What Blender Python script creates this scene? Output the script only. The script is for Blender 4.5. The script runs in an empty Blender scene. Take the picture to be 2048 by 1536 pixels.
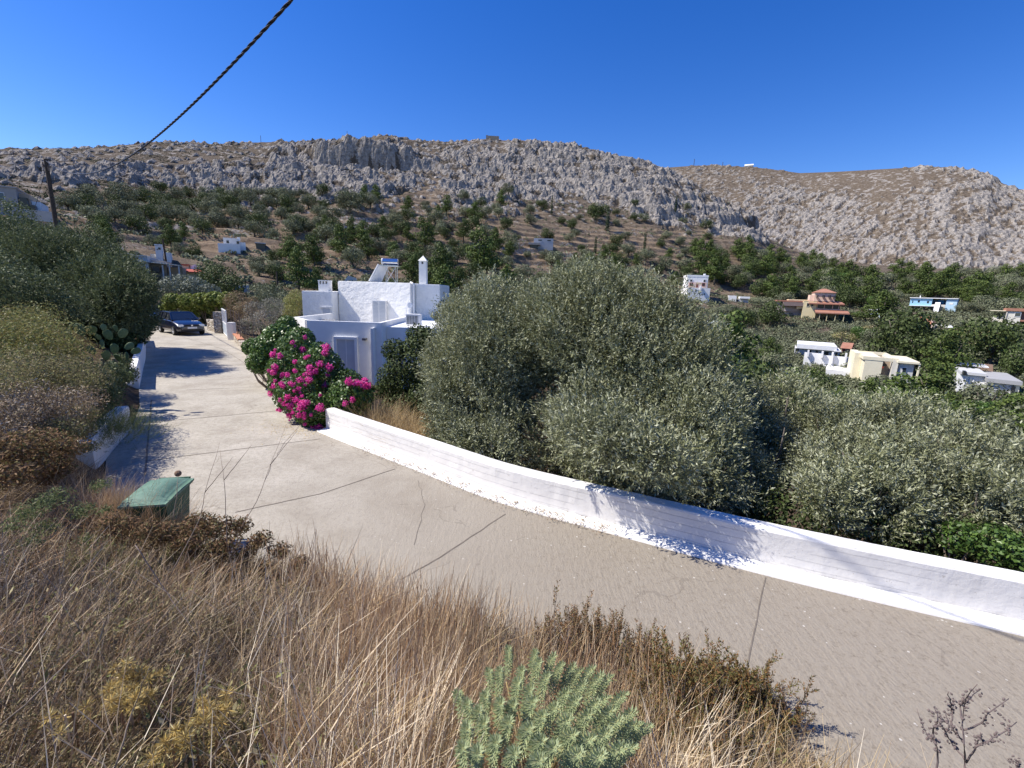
import bpy, bmesh, math, random
import numpy as np
from mathutils import Vector, Matrix
random.seed(7)
rng = np.random.default_rng(11)
SC = bpy.context.scene
COL = SC.collection
R = math.radians

# ---------------------------------------------------------------- camera model (used for layout too)
FOC = 900.0            # focal length in pixels of a 2048 px wide frame
CZ = 3.3               # eye height above the driveway
PITCH, ROLL = R(11.3), R(2.0)
cf = np.array([0, math.cos(PITCH), -math.sin(PITCH)])
_r = np.array([1.0, 0, 0]); _u = np.cross(_r, cf)
cr = _r * math.cos(ROLL) + _u * math.sin(ROLL)
cu = -_r * math.sin(ROLL) + _u * math.cos(ROLL)
EYE = np.array([0, 0, CZ])

def ray(x, y):
    d = cf * FOC + cr * (x - 1024) + cu * (768 - y)
    return d / np.linalg.norm(d)
def onz(x, y, z=0.0):
    d = ray(x, y); return EYE + d * ((z - CZ) / d[2])
def atd(x, y, dist):
    """point at forward distance dist"""
    d = ray(x, y); return EYE + d * (dist / d[1])
def proj(X, Y, Z):
    qx, qy, qz = X, Y, Z - CZ
    c = qx * cf[0] + qy * cf[1] + qz * cf[2]
    c = np.where(c < 0.05, 0.05, c)
    return (1024 + FOC * (qx * cr[0] + qy * cr[1] + qz * cr[2]) / c,
            768 - FOC * (qx * cu[0] + qy * cu[1] + qz * cu[2]) / c)

# ---------------------------------------------------------------- tagging
def tag(o, label=None, cat=None, group=None, kind=None):
    if label: o['label'] = label
    if cat: o['category'] = cat
    if group: o['group'] = group
    if kind: o['kind'] = kind
    return o
def link(o, parent=None):
    COL.objects.link(o)
    if parent is not None: o.parent = parent
    return o
def empty(name, loc, rz=0.0):
    o = bpy.data.objects.new(name, None); o.empty_display_size = 0.2
    o.location = loc; o.rotation_euler = (0, 0, rz); return link(o)
def copy_tree(o, parent=None):
    c = o.copy(); COL.objects.link(c); c.parent = parent
    for ch in list(o.children): copy_tree(ch, c)
    return c

# ---------------------------------------------------------------- noise in numpy
def _hash(ix, iy, s):
    h = (ix.astype(np.int64) * 374761393 + iy.astype(np.int64) * 668265263 + s * 974634777) & 0x7fffffff
    h = ((h ^ (h >> 13)) * 1274126177) & 0x7fffffff
    return ((h ^ (h >> 16)) & 0xffff) / 65535.0
def vnoise(x, y, s=0):
    ix = np.floor(x); iy = np.floor(y); fx = x - ix; fy = y - iy
    fx = fx * fx * (3 - 2 * fx); fy = fy * fy * (3 - 2 * fy)
    a = _hash(ix, iy, s); b = _hash(ix + 1, iy, s); c = _hash(ix, iy + 1, s); d = _hash(ix + 1, iy + 1, s)
    return (a + (b - a) * fx) * (1 - fy) + (c + (d - c) * fx) * fy
def fbm(x, y, o=4, s=0):
    t = 0; a = 0.5; n = 0
    for k in range(o):
        t = t + a * vnoise(x, y, s + k * 17); n += a; x = x * 2.03 + 5.1; y = y * 2.03 + 9.7; a *= 0.5
    return t / n
def voro(x, y, s=0):
    ix = np.floor(x); iy = np.floor(y)
    f1 = np.full(x.shape, 9.0); f2 = f1.copy(); idr = np.zeros(x.shape)
    for dx in (-1, 0, 1):
        for dy in (-1, 0, 1):
            cx = ix + dx; cy = iy + dy
            px = cx + _hash(cx, cy, s + 1); py = cy + _hash(cx, cy, s + 2)
            d = np.hypot(px - x, py - y)
            near = d < f1
            f2 = np.where(near, f1, np.minimum(f2, d))
            idr = np.where(near, _hash(cx, cy, s + 3), idr)
            f1 = np.where(near, d, f1)
    return f1, f2, idr
def sstep(a, b, x):
    t = np.clip((x - a) / (b - a), 0, 1); return t * t * (3 - 2 * t)

# ---------------------------------------------------------------- the lie of the land
ER = [(10.5, 2.3), (7.2, 3.5), (5.52, 4.2), (4.3, 4.68), (3.11, 5.2), (1.7, 5.92), (0.8, 6.4), (-0.13, 6.9), (-1.5, 7.9), (-3.0, 9.05), (-4.4, 10.1),
      (-5.4, 11.4), (-7.15, 13.5), (-9.3, 16.5), (-11.8, 19.9), (-15.4, 25.0), (-18.9, 29.9), (-20.5, 32.0), (-23.5, 36.5)]
EL = [(9.0, -2.6), (5.6, -0.6), (4.1, 0.7), (3.2, 1.75), (2.2, 2.6), (1.2, 3.2), (0.0, 3.75), (-1.3, 4.25), (-2.8, 4.75), (-4.6, 5.5), (-6.3, 6.5), (-7.58, 7.97),
      (-8.55, 9.68), (-10.0, 11.7), (-11.7, 13.74), (-13.66, 16.28), (-15.83, 19.11), (-18.55, 22.52), (-20.96, 25.43), (-23.0, 28.0), (-26.5, 32.8), (-30.0, 39.0)]
ERa, ELa = np.array(ER), np.array(EL)
def pdist(x, y, P):
    best = np.full(x.shape, 1e9)
    for (ax, ay), (bx, by) in zip(P[:-1], P[1:]):
        vx, vy = bx - ax, by - ay; L = vx * vx + vy * vy
        t = np.clip(((x - ax) * vx + (y - ay) * vy) / L, 0, 1)
        best = np.minimum(best, np.hypot(x - ax - t * vx, y - ay - t * vy))
    return best
POLY = list(EL) + list(reversed(ER))
def inside(x, y, P=POLY):
    c = np.zeros(x.shape, bool); n = len(P)
    for i in range(n):
        ax, ay = P[i]; bx, by = P[(i + 1) % n]
        if ay == by: continue
        k = ((ay > y) != (by > y)) & (x < (bx - ax) * (y - ay) / (by - ay) + ax)
        c ^= k
    return c
def znear(x, y):
    dl = pdist(x, y, ELa); dr = pdist(x, y, ERa); ins = inside(x, y)
    up = 0.38 * sstep(0.02, 0.5, dl) + 1.15 * sstep(0.2, 3.0, dl) + 0.3 * sstep(2.5, 5.5, dl) + 0.05 * np.maximum(0, dl - 4)
    up = up * (1 - 0.55 * sstep(14, 26, y))
    dn = -0.18 - (0.10 + 0.30 * sstep(-3.2, 0.2, x) * sstep(14, 9, y) + .22 * sstep(11, 16, y)) * np.maximum(0, dr - 0.3)
    dn = np.where(y > 9.5, dn * sstep(0.0, 1.8, dr) - 0.05, dn)
    z = np.where(dl < dr, up, dn)
    z = np.where(ins, -0.05, z)
    return z, np.where(ins, 0, np.minimum(dl, dr)), dl < dr

ROWS = {  # column px : [(r, py)...] rows A..F
    -300: [(30, 520), (50, 480), (80, 450), (125, 405), (170, 350), (235, 300)],
    0:    [(34, 500), (52, 475), (80, 450), (125, 405), (170, 350), (235, 297)],
    200:  [(38, 610), (58, 530), (90, 480), (140, 410), (180, 350), (240, 290)],
    350:  [(45, 640), (66, 575), (110, 480), (165, 405), (200, 345), (250, 282)],
    560:  [(40, 650), (70, 590), (112, 490), (170, 400), (205, 345), (250, 280)],
    700:  [(38, 668), (70, 600), (115, 500), (170, 395), (205, 345), (250, 280)],
    1024: [(34, 760), (70, 640), (130, 525), (188, 415), (225, 350), (262, 277)],
    1300: [(32, 830), (75, 690), (150, 570), (205, 450), (235, 385), (270, 328)],
    1500: [(30, 860), (75, 780), (165, 592), (225, 500), (250, 470), (275, 440)],
    1700: [(30, 900), (72, 820), (170, 600), (262, 548), (300, 535), (325, 524)],
    2048: [(30, 960), (64, 880), (150, 650), (255, 570), (295, 558), (320, 548)],
    2300: [(30, 980), (64, 890), (150, 655), (255, 575), (295, 560), (320, 550)]}
RIDGE = [(-300, 300), (0, 297), (60, 296), (170, 294), (230, 290), (290, 283), (350, 281), (380, 280), (440, 285), (520, 283), (560, 279), (600, 283), (640, 279),
         (700, 281), (735, 278), (750, 271), (775, 267), (800, 275), (850, 279), (900, 280), (970, 277), (1050, 278), (1090, 281), (1130, 286), (1160, 291),
         (1200, 300), (1260, 318), (1320, 334), (1370, 355), (1420, 383), (1470, 410), (1510, 440), (1535, 470), (1548, 494), (1600, 508), (1700, 524), (2048, 548), (2300, 550)]
FARR = [(1100, 352), (1200, 345), (1300, 337), (1390, 331), (1440, 331), (1500, 334), (1540, 338), (1600, 346), (1680, 343), (1750, 339), (1850, 333), (1900, 335),
        (1950, 341), (1985, 352), (2005, 368), (2048, 383), (2300, 430)]
def azof(x, y=560):
    d = ray(x, y); return math.degrees(math.atan2(d[0], d[1]))
def tanel(x, y):
    d = ray(x, y); return d[2] / math.hypot(d[0], d[1])
AZ = np.arange(-125, 125.01, 0.25); RG = np.arange(0, 520, 1.0)
def build_table():
    cx = sorted(ROWS); caz = [azof(x) for x in cx]
    rr = np.array([[p[0] for p in ROWS[x]] for x in cx], float)
    zz = np.array([[CZ + p[0] * tanel(x, p[1]) for p in ROWS[x]] for x in cx])
    raz = [azof(x, y) for x, y in RIDGE]; rt = [tanel(x, y) for x, y in RIDGE]
    T = np.zeros((len(AZ), len(RG)))
    for i, a in enumerate(AZ):
        r_ = [np.interp(a, caz, rr[:, k]) for k in range(6)]
        z_ = [np.interp(a, caz, zz[:, k]) for k in range(6)]
        z_[5] = CZ + r_[5] * np.interp(a, raz, rt)
        z = np.interp(RG, [0] + r_ + [r_[5] + 12, 520], [z_[0]] + z_ + [z_[5] - 1.5, z_[5] - 75])
        T[i] = z
    k = np.hanning(15); k /= k.sum()
    Ts = np.apply_along_axis(lambda v: np.convolve(np.pad(v, 7, mode='edge'), k, 'valid'), 1, T)
    k2 = np.hanning(7); k2 /= k2.sum()
    Ts = np.apply_along_axis(lambda v: np.convolve(np.pad(v, 3, mode='edge'), k2, 'valid'), 0, Ts)
    return Ts
TAB = build_table()
def zpolar(x, y):
    az = np.degrees(np.arctan2(x, y)); r = np.hypot(x, y)
    i = np.clip((az - AZ[0]) / 0.25, 0, len(AZ) - 1.001); j = np.clip(r, 0, len(RG) - 1.001)
    i0 = i.astype(int); j0 = j.astype(int); a = i - i0; b = j - j0
    return (TAB[i0, j0] * (1 - a) + TAB[i0 + 1, j0] * a) * (1 - b) + (TAB[i0, j0 + 1] * (1 - a) + TAB[i0 + 1, j0 + 1] * a) * b
ROCKS = [  # px centre, radii, strength of bare limestone on the hill
    (700, 322, 150, 40, 1.2), (640, 370, 230, 38, .95), (450, 352, 140, 30, .8), (250, 358, 120, 24, .62), (80, 358, 130, 30, .85), (500, 385, 120, 22, .8),
    (820, 350, 120, 60, .55), (1000, 320, 110, 45, .8), (1100, 340, 160, 60, 1.1), (1000, 385, 120, 38, 1.0), (1250, 375, 130, 60, 1.15), (1200, 430, 90, 30, .5),
    (1380, 420, 120, 45, 1.2), (1480, 460, 70, 42, 1.2), (1200, 330, 110, 40, 1.0), (1350, 470, 60, 20, .3), (650, 390, 70, 22, .8), (1110, 470, 60, 12, .4)]
TERR = [(380, 445, 340, 60, 1.0), (750, 470, 300, 90, 1.0), (1150, 500, 260, 45, .9), (1300, 470, 140, 18, .8), (1450, 505, 150, 16, .8), (560, 540, 200, 60, .5), (1300, 585, 300, 50, .4)]
def mask(px, py, L):
    m = np.zeros(px.shape)
    for cx, cy, rx, ry, s in L:
        d = ((px - cx) / rx) ** 2 + ((py - cy) / ry) ** 2
        m = np.maximum(m, s * np.exp(-d * 0.9))
    return m
def height(x, y, full=False):
    x = np.asarray(x, float); y = np.asarray(y, float)
    r = np.hypot(x, y)
    zp = zpolar(x, y)
    rock = np.zeros(x.shape); terr = np.zeros(x.shape)
    far = r > 45
    if far.any():
        X, Y = x[far], y[far]; z0 = zp[far]
        px, py = proj(X, Y, z0)
        wx = (fbm(X / 18, Y / 18, 3, 5) - .5); wy = (fbm(X / 18, Y / 18, 3, 9) - .5)
        m = mask(px + wx * 90, py + wy * 50, ROCKS)
        base = 0.17 * sstep(430, 340, py) * sstep(1560, 1400, px)
        n1 = fbm(X / 9, Y / 9, 4, 21)
        n0 = fbm(X / 3.2, Y / 3.2, 3, 23); rk = np.clip((m + base) * (0.05 + 1.05 * n1 + .75 * n0), 0, 1.3)
        # craggy steps and blocks
        st = 7.0; q = z0 + 5 * (fbm(X / 14, Y / 14, 3, 31) - .5); fr = q / st - np.floor(q / st)
        dz = (sstep(0.25, 0.72, fr) - fr) * st * 0.75
        def rid(a_, b_, k, sd):
            t_ = 0; w_ = 1.0; n_ = 0
            for q_ in range(k):
                v_ = 1 - np.abs(2 * fbm(a_, b_, 2, sd + q_ * 7) - 1) * 1.9; t_ = t_ + w_ * v_; n_ += w_; a_ = a_ * 2.1 + 3.3; b_ = b_ * 2.1 + 1.7; w_ *= .52
            return t_ / n_
        rg_ = rid(X / 9 + wx, Y / 7 + wy, 4, 101); cr1 = rid((X + Y * .5) / 3.1, (Y - X * .4) / 2.4, 3, 131)
        g1, g2, id2 = voro(X / 2.1 + wx, Y / 2.1 + wy, 8)
        h1, h2, id3 = voro(X / 1.05, Y / 1.05, 12)
        blocks = (rg_ - .45) * 3.4 + (cr1 - .45) * 1.15 + (id2 - .4) * np.clip((g2 - g1) * 3.5, 0, 1) * .9 + (id3 - .4) * np.clip((h2 - h1) * 3.5, 0, 1) * .55 + 1.4
        ramp = sstep(0.44, 0.72, rk)
        z1 = z0 + ramp * (dz * .8 + blocks - 1.2)
        spot = sstep(.72, .8, id2) * np.clip(1.0 - g1 * 1.5, 0, 1) * sstep(60, 100, r[far]) * sstep(470, 400, py)
        z1 += (1 - ramp) * spot * 1.2
        cl = np.exp(-((px - 720) / 130) ** 2 - ((py - 322) / 26) ** 2) + .8 * np.exp(-((px - 1480) / 70) ** 2 - ((py - 465) / 30) ** 2) + .7 * np.exp(-((px - 640) / 60) ** 2 - ((py - 385) / 16) ** 2)
        stc = 17.0; qc = z0 + 4 * (fbm(X / 22, Y / 22, 3, 33) - .5); fc = qc / stc - np.floor(qc / stc); z1 = z1 + np.clip(cl * 1.3, 0, 1) * (sstep(.38, .56, fc) - fc) * stc * .8
        rkc = np.clip(ramp * (0.06 + 0.95 * sstep(.7, 1.5, blocks + .6 * (fbm(X / 1.7, Y / 1.7, 2, 141) - .5))), 0, 1)
        rkc = np.maximum(rkc, sstep(.05, .3, spot) * .9)
        fl_ = fbm(X / 2.4, Y / 1.6, 3, 171); rkc = np.maximum(rkc, sstep(.56, .66, fl_) * .55 * sstep(440, 350, py)); rkc = rkc * (1 - .55 * sstep(.55, .7, fbm(X / 3.5, Y / 3.5, 3, 181)))
        t = mask(px, py, TERR) * (1 - ramp)
        s2 = 2.2; q = z0 + 1.6 * (fbm(X / 30, Y / 30, 3, 51) - .5); fr = q / s2 - np.floor(q / s2)
        z1 += t * (sstep(0.55, 0.85, fr) - fr) * s2 * .8
        z1 += (fbm(X / 7, Y / 7, 4, 61) - .5) * 1.2 * sstep(45, 90, r[far])
        rkc = np.maximum(rkc, t * sstep(.52, .6, fr) * sstep(.92, .8, fr) * sstep(.5, .62, fbm(X / 9, Y / 9, 2, 77)) * .55)
        z_ = zp.copy(); z_[far] = z1; zp = z_
        rock[far] = rkc; terr[far] = t
    nearm = r < 60
    if nearm.any():
        X, Y = x[nearm], y[nearm]
        zn, do, up = znear(X, Y)
        zn = zn + (do > 0) * ((fbm(X / 1.6, Y / 1.6, 3, 71) - .5) * .22 * sstep(0, 1.2, do))
        w = sstep(15, 32, r[nearm]) * sstep(0.5, 6, do)
        z_ = zp.copy(); z_[nearm] = zn * (1 - w) + zp[nearm] * w; zp = z_
    return (zp, rock, terr) if full else zp
def zg(x, y): return float(height(np.array([x]), np.array([y]))[0])
def hits(px, py, t0=14.0, t1=520.0, n=420):
    """where sight lines meet the land (vectorised march)"""
    px = np.asarray(px, float); py = np.asarray(py, float)
    D = cf[None] * FOC + cr[None] * (px - 1024)[:, None] + cu[None] * (768 - py)[:, None]
    D /= np.linalg.norm(D[:, :2], axis=1)[:, None]
    out = np.full(len(px), np.nan); todo = np.ones(len(px), bool)
    for t in np.geomspace(t0, t1, n):
        X = D[:, 0] * t; Y = D[:, 1] * t; Z = CZ + D[:, 2] * t
        zt = np.where(True, zpolar(X, Y), 0)
        h = todo & (Z < zt); out[h] = t; todo &= ~h
        if not todo.any(): break
    ok = ~np.isnan(out); t = np.where(ok, out, 100)
    return D[:, 0] * t, D[:, 1] * t, ok

# ---------------------------------------------------------------- mesh helpers
def np_mesh(name, V, F, mat=None, smooth=False, attrs=None):
    V = np.asarray(V, np.float32).reshape(-1, 3); F = np.asarray(F, np.int32); k = F.shape[1]
    me = bpy.data.meshes.new(name)
    me.vertices.add(len(V)); me.vertices.foreach_set('co', V.ravel())
    me.loops.add(F.size); me.loops.foreach_set('vertex_index', F.ravel())
    me.polygons.add(len(F)); me.polygons.foreach_set('loop_start', np.arange(0, F.size, k, dtype=np.int32))
    try: me.polygons.foreach_set('loop_total', np.full(len(F), k, np.int32))
    except Exception: pass
    if attrs:
        for an, av in attrs.items():
            a = me.attributes.new(an, 'FLOAT', 'POINT'); a.data.foreach_set('value', np.asarray(av, np.float32))
    me.update(calc_edges=True)
    me.polygons.foreach_set('use_smooth', np.full(len(F), smooth))
    if mat: me.materials.append(mat)
    return me
def ob(name, me, parent=None):
    return link(bpy.data.objects.new(name, me), parent)
def unit(v): return v / (np.linalg.norm(v, axis=-1, keepdims=True) + 1e-9)
def rdir(n, g=None):
    return unit((g or rng).normal(size=(n, 3)))
def diamonds(P, D, N, L, W, bend=0.0):
    S = unit(np.cross(D, N)); L = np.asarray(L).reshape(-1, 1); W = np.asarray(W).reshape(-1, 1)
    M = P + D * L * .45
    V = np.stack([P, M + S * W / 2, P + D * L - N * L * bend, M - S * W / 2], 1).reshape(-1, 3)
    return V, np.arange(len(V)).reshape(-1, 4)
def strips(P, D, L, W, droop, side=None):
    """grass blades: P base, D start direction, L length, droop vector added with t^2"""
    n = len(P); L = np.asarray(L).reshape(-1, 1); W = np.asarray(W).reshape(-1, 1)
    S = unit(np.cross(D, rdir(n))) if side is None else side
    p0 = P; p1 = P + D * L * .5 + droop * L * .25; p2 = P + D * L + droop * L
    V = np.stack([p0 - S * W / 2, p0 + S * W / 2, p1 - S * W * .4, p1 + S * W * .4, p2 - S * W * .12, p2 + S * W * .12], 1).reshape(-1, 3)
    b = np.arange(n)[:, None] * 6
    F = np.concatenate([b + [[0, 1, 3, 2]], b + [[2, 3, 5, 4]]], 0)
    return V, F
def merge(parts):
    Vs, Fs, o = [], [], 0
    for V, F in parts:
        Vs.append(np.asarray(V).reshape(-1, 3)); Fs.append(np.asarray(F) + o); o += len(Vs[-1])
    return np.concatenate(Vs), np.concatenate(Fs)
def tube(pts, rad, seg=7, caps=True):
    pts = np.asarray(pts, float); n = len(pts)
    rad = np.full(n, rad) if np.isscalar(rad) else np.asarray(rad, float)
    T = np.gradient(pts, axis=0); T = unit(T)
    a = np.array([0, 0, 1.0]) if abs(T[0][2]) < .9 else np.array([1.0, 0, 0])
    V = []
    for i in range(n):
        s = unit(np.cross(T[i], a)); b = np.cross(T[i], s)
        for k in range(seg):
            t = 2 * math.pi * k / seg
            V.append(pts[i] + rad[i] * (math.cos(t) * s + math.sin(t) * b))
    F = []
    for i in range(n - 1):
        for k in range(seg):
            k2 = (k + 1) % seg
            F.append([i * seg + k, i * seg + k2, (i + 1) * seg + k2, (i + 1) * seg + k])
    if caps:
        V += [pts[0], pts[-1]]; c0 = len(V) - 2
        for k in range(0, seg):
            k2 = (k + 1) % seg
            F.append([c0, k2, k, k]); F.append([c0 + 1, (n - 1) * seg + k, (n - 1) * seg + k2, (n - 1) * seg + k2])
    F = np.array([f if f[2] != f[3] else f for f in F])
    return np.array(V), F
class MB:
    """collects boxes, prisms and tubes into ONE mesh"""
    def __init__(s): s.bm = bmesh.new()
    def box(s, x0, x1, y0, y1, z0, z1, rz=0, piv=None):
        v = [s.bm.verts.new((x, y, z)) for z in (z0, z1) for (x, y) in ((x0, y0), (x1, y0), (x1, y1), (x0, y1))]
        for f in ((3, 2, 1, 0), (4, 5, 6, 7), (0, 1, 5, 4), (1, 2, 6, 5), (2, 3, 7, 6), (3, 0, 4, 7)):
            s.bm.faces.new([v[i] for i in f])
        if rz: bmesh.ops.rotate(s.bm, verts=v, cent=piv or ((x0 + x1) / 2, (y0 + y1) / 2, z0), matrix=Matrix.Rotation(rz, 3, 'Z'))
        return s
    def prism(s, poly, z0, z1):
        """poly: plan outline, counter-clockwise"""
        b = [s.bm.verts.new((x, y, z0)) for x, y in poly]; t = [s.bm.verts.new((x, y, z1)) for x, y in poly]
        s.bm.faces.new(list(reversed(b))); s.bm.faces.new(t); n = len(poly)
        for i in range(n): s.bm.faces.new([b[i], b[(i + 1) % n], t[(i + 1) % n], t[i]])
        return s
    def extr(s, prof, x0, x1, axis='x'):
        """prof in (y,z), extruded along x"""
        f = (lambda x, y, z: (x, y, z)) if axis == 'x' else (lambda x, y, z: (y, x, z))
        a = [s.bm.verts.new(f(x0, y, z)) for y, z in prof]; b = [s.bm.verts.new(f(x1, y, z)) for y, z in prof]
        s.bm.faces.new(list(reversed(a))); s.bm.faces.new(b); n = len(prof)
        for i in range(n): s.bm.faces.new([a[i], a[(i + 1) % n], b[(i + 1) % n], b[i]])
        return s
    def cyl(s, p0, p1, r, r2=None, seg=12):
        p0, p1 = Vector(p0), Vector(p1); r = float(r); r2 = r if r2 is None else float(r2)
        d = (p1 - p0).normalized(); a = Vector((0, 0, 1)) if abs(d.z) < .9 else Vector((1, 0, 0))
        u = d.cross(a).normalized(); w = d.cross(u)
        A = [s.bm.verts.new(p0 + r * (math.cos(2 * math.pi * k / seg) * u + math.sin(2 * math.pi * k / seg) * w)) for k in range(seg)]
        B = [s.bm.verts.new(p1 + r2 * (math.cos(2 * math.pi * k / seg) * u + math.sin(2 * math.pi * k / seg) * w)) for k in range(seg)]
        for k in range(seg): s.bm.faces.new([A[k], A[(k + 1) % seg], B[(k + 1) % seg], B[k]])
        s.bm.faces.new(list(reversed(A))); s.bm.faces.new(B)
        return s
    def quad(s, *p):
        s.bm.faces.new([s.bm.verts.new(q) for q in p]); return s
    def build(s, name, mat, parent=None, bevel=0, smooth=False):
        if bevel: bmesh.ops.bevel(s.bm, geom=s.bm.edges[:], offset=bevel, segments=2, affect='EDGES', clamp_overlap=True)
        bmesh.ops.recalc_face_normals(s.bm, faces=s.bm.faces[:])
        me = bpy.data.meshes.new(name); s.bm.to_mesh(me); s.bm.free()
        if smooth:
            me.polygons.foreach_set('use_smooth', [True] * len(me.polygons))
        me.materials.append(mat); return ob(name, me, parent)

# ---------------------------------------------------------------- materials
class NT:
    def __init__(s, name):
        s.m = bpy.data.materials.new(name); s.m.use_nodes = True; s.t = s.m.node_tree; s.N = s.t.nodes
        s.p = s.N['Principled BSDF']; s.out = s.N['Material Output']; s._co = None
    def n(s, typ, **kw):
        o = s.N.new(typ)
        for k, v in kw.items(): setattr(o, k, v)
        return o
    def l(s, a, b): s.t.links.new(a, b)
    def co(s):
        if s._co is None: s._co = s.n('ShaderNodeTexCoord').outputs['Object']
        return s._co
    def noise(s, scale, detail=4, rough=.6, vec=None, dist=0):
        o = s.n('ShaderNodeTexNoise'); o.inputs['Scale'].default_value = scale; o.inputs['Detail'].default_value = detail
        o.inputs['Roughness'].default_value = rough; o.inputs['Distortion'].default_value = dist
        s.l(vec or s.co(), o.inputs['Vector']); return o.outputs['Fac']
    def ramp(s, fac, stops, interp='LINEAR'):
        o = s.n('ShaderNodeValToRGB'); o.color_ramp.interpolation = interp; e = o.color_ramp.elements
        while len(e) < len(stops): e.new(.5)
        for q, (p, c) in zip(e, stops): q.position = p; q.color = (*c, 1) if len(c) == 3 else c
        s.l(fac, o.inputs['Fac']); return o.outputs['Color']
    def mix(s, fac, a, b, mode='MIX'):
        o = s.n('ShaderNodeMix', data_type='RGBA', blend_type=mode)
        for i, v in ((0, fac), (6, a), (7, b)):
            if hasattr(v, 'links') or isinstance(v, bpy.types.NodeSocket): s.l(v, o.inputs[i])
            else: o.inputs[i].default_value = v if i == 0 else (*v, 1)
        return o.outputs[2]
    def math(s, op, a, b=0.0, clamp=False):
        o = s.n('ShaderNodeMath', operation=op, use_clamp=clamp)
        for i, v in ((0, a), (1, b)):
            if isinstance(v, bpy.types.NodeSocket): s.l(v, o.inputs[i])
            else: o.inputs[i].default_value = v
        return o.outputs[0]
    def bump(s, h, strength=.5, dist=.02):
        o = s.n('ShaderNodeBump'); o.inputs['Strength'].default_value = strength; o.inputs['Distance'].default_value = dist
        s.l(h, o.inputs['Height']); s.l(o.outputs[0], s.p.inputs['Normal'])
    def base(s, c):
        if isinstance(c, bpy.types.NodeSocket): s.l(c, s.p.inputs['Base Color'])
        else: s.p.inputs['Base Color'].default_value = (*c, 1)
    def set(s, rough=.8, spec=.3, metal=0):
        s.p.inputs['Roughness'].default_value = rough; s.p.inputs['Specular IOR Level'].default_value = spec; s.p.inputs['Metallic'].default_value = metal
def plain(name, c, c2=None, scale=3, rough=.85, spec=.25, bump=0, bs=30, bd=.01, metal=0):
    t = NT(name); t.set(rough, spec, metal)
    if c2: t.base(t.ramp(t.noise(scale, 5), [(.3, c), (.7, c2)]))
    else: t.base(c)
    if bump: t.bump(t.noise(bs, 4), bump, bd)
    return t.m
def leafmat(name, cols, rough=.6, spec=.25, trans=.25, tcol=None, objvar=.25, patch=None):
    """leaves: random tint per leaf, a little light let through"""
    t = NT(name); t.set(rough, spec)
    g = t.n('ShaderNodeNewGeometry'); n = len(cols)
    c = t.ramp(g.outputs['Random Per Island'], [((i + .5) / n, q) for i, q in enumerate(cols)])
    if patch: c = t.mix(t.math('MULTIPLY', t.math('SUBTRACT', t.noise(patch[1], 4, .65), .5), 4.0, True), c, t.mix(.6, c, patch[0]))
    oi = t.n('ShaderNodeObjectInfo')
    v = t.math('MULTIPLY_ADD', oi.outputs['Random'], objvar); t.N[-1].inputs[2].default_value = 1 - objvar / 2
    big = t.math('MULTIPLY_ADD', t.noise(.9, 3), .7); t.N[-1].inputs[2].default_value = .65
    v = t.math('MULTIPLY', v, big)
    hs = t.n('ShaderNodeHueSaturation'); t.l(c, hs.inputs['Color']); t.l(v, hs.inputs['Value'])
    t.l(hs.outputs[0], t.p.inputs['Base Color'])
    if trans:
        tr = t.n('ShaderNodeBsdfTranslucent'); t.l(t.mix(.5, hs.outputs[0], tcol or cols[-1]), tr.inputs['Color'])
        mx = t.n('ShaderNodeMixShader'); mx.inputs[0].default_value = trans
        t.l(t.p.outputs[0], mx.inputs[1]); t.l(tr.outputs[0], mx.inputs[2]); t.l(mx.outputs[0], t.out.inputs['Surface'])
    return t.m
# ================================================================= SETTING
def ground_mat():
    t = NT('hill_ground'); t.set(.95, .05)
    at = t.n('ShaderNodeAttribute', attribute_name='rock').outputs['Fac']
    te = t.n('ShaderNodeAttribute', attribute_name='terr').outputs['Fac']
    nr = t.n('ShaderNodeAttribute', attribute_name='near').outputs['Fac']
    n1 = t.noise(.55, 6, .7); n2 = t.noise(2.2, 5, .7); n3 = t.noise(.09, 4)
    scrub = t.ramp(n1, [(.3, (.06, .048, .037)), (.5, (.13, .105, .082)), (.7, (.21, .172, .138))])
    scrub = t.mix(t.math('MULTIPLY', t.math('SUBTRACT', n2, .45), 3, True), scrub, (.05, .045, .03))
    soil = t.ramp(n1, [(.28, (.15, .10, .065)), (.5, (.29, .21, .14)), (.72, (.42, .33, .23))])
    c = t.mix(t.math('MULTIPLY', te, t.math('MULTIPLY_ADD', n3, .6)), scrub, soil); 
    rockc = t.ramp(t.noise(.8, 7, .75), [(.24, (.085, .075, .066)), (.42, (.19, .172, .155)), (.58, (.34, .31, .28)), (.72, (.43, .39, .345)), (.85, (.30, .20, .13))])
    fine = t.math('MULTIPLY', t.math('SUBTRACT', t.noise(1.6, 5, .75), .5), 2.2)
    rk = t.n('ShaderNodeMapRange'); rk.inputs[1].default_value = .38; rk.inputs[2].default_value = .52
    t.l(t.math('ADD', at, fine), rk.inputs[0])
    c = t.mix(rk.outputs[0], c, rockc)
    nearc = t.ramp(t.noise(3, 6, .7), [(.3, (.07, .05, .035)), (.6, (.16, .115, .075)), (.75, (.24, .18, .12))])
    c = t.mix(nr, c, nearc)
    t.base(c)
    b1 = t.n('ShaderNodeBump'); b1.inputs['Strength'].default_value = .9; b1.inputs['Distance'].default_value = .55
    t.l(t.noise(1.1, 7, .72), b1.inputs['Height']); t.l(b1.outputs[0], t.p.inputs['Normal'])
    return t.m
M_GROUND = ground_mat()

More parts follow.
